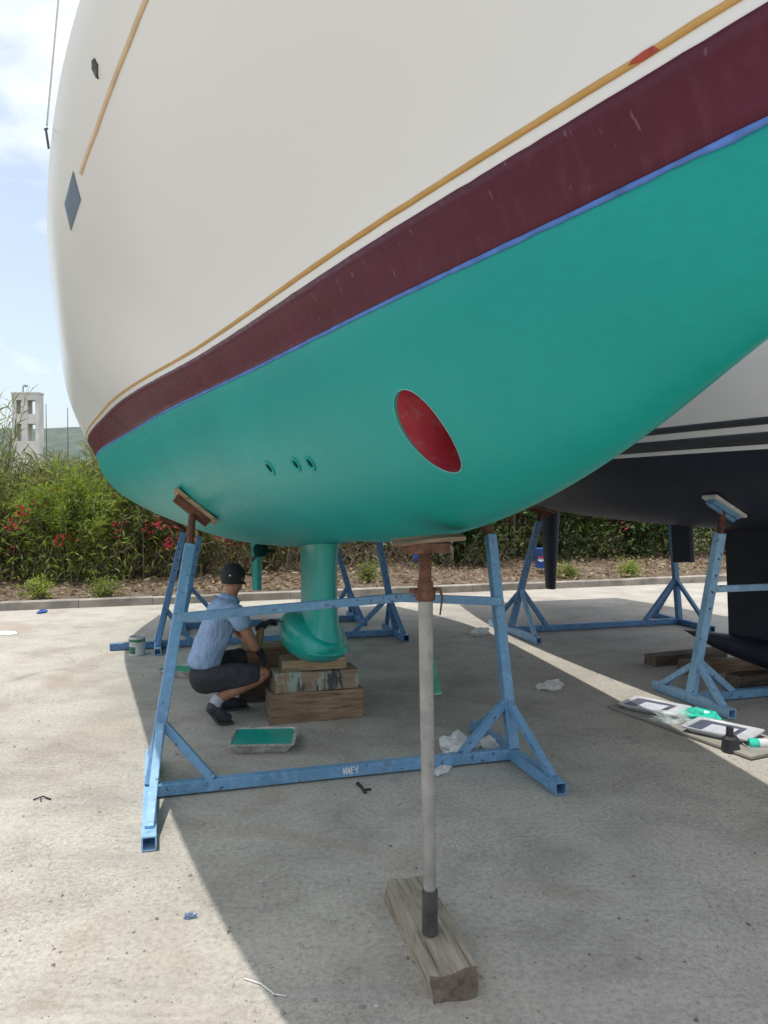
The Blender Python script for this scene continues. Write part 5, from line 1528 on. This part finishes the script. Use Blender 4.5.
def fence():
    t = root('wire_fence', KP(5, 3.15, 0.1), 'wire fence with grey posts standing behind the planting bed', 'fence')
    for i in range(11):
        tt = -5.0 + i * 2.05
        mb = MB(); mb.bar(KP(tt, 3.15, 0.1), KP(tt + random.uniform(-.04, .04), 3.15, 1.30), 0.06, 0.06); mb.build('post', M['fence_post'], t)
    for z in (0.45, 0.72, 0.98, 1.22):
        mb = MB(); mb.tube([KP(-5.0 + i * 1.025, 3.11, z + (0.0 if i % 2 == 0 else -0.012)) for i in range(21)], 0.006, 5); mb.build('wire', M['wire'], t, True)
    mb = MB(); mb.bar(KP(9.2, 3.08, 0.62), KP(12.6, 3.08, 0.62), 0.07, 0.07); mb.build('rail', M['fence_post'], t)
    # leaning pale stake behind the person
    mb = MB(); mb.tube([KP(3.55, 1.9, 0.1), KP(3.85, 2.0, 0.65), KP(4.0, 2.1, 1.2)], [0.020, 0.018, 0.014], 7)
    tag(mb.build('stake', M['stem_pale'], None, True, origin=KP(3.55, 1.9, 0.1)), 'pale leaning stake on the bed behind the crouching person', 'stake')
    mb = MB(); mb.tube([KP(7.55, 2.2, 0.1), KP(7.5, 2.2, 0.8), KP(7.35, 2.3, 1.7)], [0.05, 0.04, 0.03], 8)
    tag(mb.build('tree_trunk', M['stem_pale'], None, True, origin=KP(7.55, 2.2, 0.1)), 'thin pale tree trunk behind the screw prop head', 'tree trunk')
    # blue bin with a round emblem
    c = Vector((2.93, 14.35, 0.22))
    b = root('blue_bin', c, 'small blue bin with red and white round emblem beside the navy rudder', 'bin')
    mb = MB(); mb.lathe(c, [(0, 0), (0.095, 0.0), (0.105, 0.01), (0.118, 0.35), (0.124, 0.36), (0.118, 0.372), (0.10, 0.37), (0.09, 0.1), (0, 0.09)], 24); mb.build('bin_body', M['bin_blue'], b, True, split=35)
    face = Vector((-c.x, -c.y, 0)).normalized(); sd = Vector((-face.y, face.x, 0))
    for nm, mt, z0, z1 in (('emblem_top', 'emblem_red', 0.185, 0.24), ('emblem_bottom', 'emblem_white', 0.13, 0.18)):
        V = []
        pts = [(x, z0 + (z1 - z0) * (0.5 + 0.5 * math.sin(a))) for a, x in [(2 * math.pi * k / 16, 0.055 * math.cos(2 * math.pi * k / 16)) for k in range(16)]]
        V = [c + face * (math.sqrt(max(0.0, 0.1195 ** 2 - x * x))) + sd * x + Vector((0, 0, z)) for x, z in pts]
        mb = MB(); mb.add(V, [tuple(range(16))]); mb.build(nm, M[mt], b)
    c = Vector((0.62, 14.6, 0.15))
    b = root('blue_drum', c, 'little blue drum on the bed behind the screw prop head', 'drum')
    mb = MB(); mb.lathe(c + Vector((0, 0, 0.18)), [(0, 0), (0.07, 0), (0.075, 0.02), (0.07, 0.07), (0.075, 0.12), (0.07, 0.19), (0.0, 0.195)], 18); mb.build('drum_body', M['bin_blue'], b, True, split=40)
    mb = MB(); mb.bar(c, c + Vector((0, 0, 0.182)), 0.10, 0.10); mb.build('stand', M['wood_dark'], b)

def far_things():
    # unfinished concrete tower
    Y = 100.0; x0, x1 = (13 - 384) / 770 * Y, (39.5 - 384) / 770 * Y
    zz = lambda y: 1.6 + (493.85 - y) / 770 * Y
    t = root('concrete_tower', ((x0 + x1) / 2, Y + 2, 0), 'pale unfinished concrete tower with empty window openings above the reeds', 'tower')
    cols = [(x0, x0 + 0.52), (x0 + 1.25, x0 + 2.0), (x1 - 0.45, x1)]
    ztop = zz(393.5)
    for yy in (Y, Y + 1.2):
        for a, b in cols:
            mb = MB(); mb.add(*_box(a, b, yy, yy + 0.3, 0, ztop - 0.9)); mb.build('pier', M['plaster'], t)
        for z0, z1 in ((0, zz(441)), (zz(424), zz(414))):
            for a, b in ((cols[0][1], cols[1][0]), (cols[1][1], cols[2][0])):
                mb = MB(); mb.add(*_box(a, b, yy + 0.03, yy + 0.27, z0, z1)); mb.build('spandrel', M['plaster'], t)
        mb = MB(); mb.add(*_box(x0 + .003, x1 - .003, yy - 0.003, yy + 0.303, ztop - 0.9, ztop - 0.05)); mb.build('ring_beam', M['plaster'], t)
    for a in (x0 + 0.002, x1 - 0.252):
        mb = MB(); mb.add(*_box(a, a + 0.25, Y + 0.3, Y + 1.2, 0, ztop - 0.05)); mb.build('side_wall', M['plaster'], t)
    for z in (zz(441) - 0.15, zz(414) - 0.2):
        mb = MB(); mb.add(*_box(x0 + 0.26, x1 - 0.26, Y + 0.31, Y + 1.19, z - 0.2, z)); mb.build('floor_slab', M['concrete_int'], t)
    mb = MB(); mb.add(*_box(x0 - 0.08, x1 + 0.08, Y - 0.08, Y + 1.58, ztop - 0.05, ztop + 0.14)); mb.build('roof_slab', M['plaster'], t)
    mb = MB(); xp = (22.5 - 384) / 770 * Y; mb.tube([(xp, Y + 0.5, ztop), (xp, Y + 0.5, zz(386.5))], 0.07, 6); mb.bar((xp, Y + 0.5, zz(386.5)), (xp + 0.6, Y + 0.5, zz(386)), 0.14, 0.10); mb.build('lamp_mast', M['fitting'], t)
    for x, y, lab in ((47, 404, 'thin utility pole just right of the concrete tower'), (68.5, 408, 'thin utility pole beside the white hull edge')):
        Y = 70.0; X_ = (x - 384) / 770 * Y; zt = 1.6 + (493.85 - y) / 770 * Y
        t = root('utility_pole', (X_, Y, 0), lab, 'pole', 'far utility poles')
        mb = MB(); mb.tube([(X_, Y, 0), (X_, Y, zt)], [0.06, 0.035], 7); mb.build('shaft', M['fitting'], t, True)

def _box(x0, x1, y0, y1, z0, z1):
    return ([(x0, y0, z0), (x1, y0, z0), (x1, y1, z0), (x0, y1, z0), (x0, y0, z1), (x1, y0, z1), (x1, y1, z1), (x0, y1, z1)],
            [(0, 3, 2, 1), (4, 5, 6, 7), (0, 1, 5, 4), (1, 2, 6, 5), (2, 3, 7, 6), (3, 0, 4, 7)])

planting()
fence()
far_things()
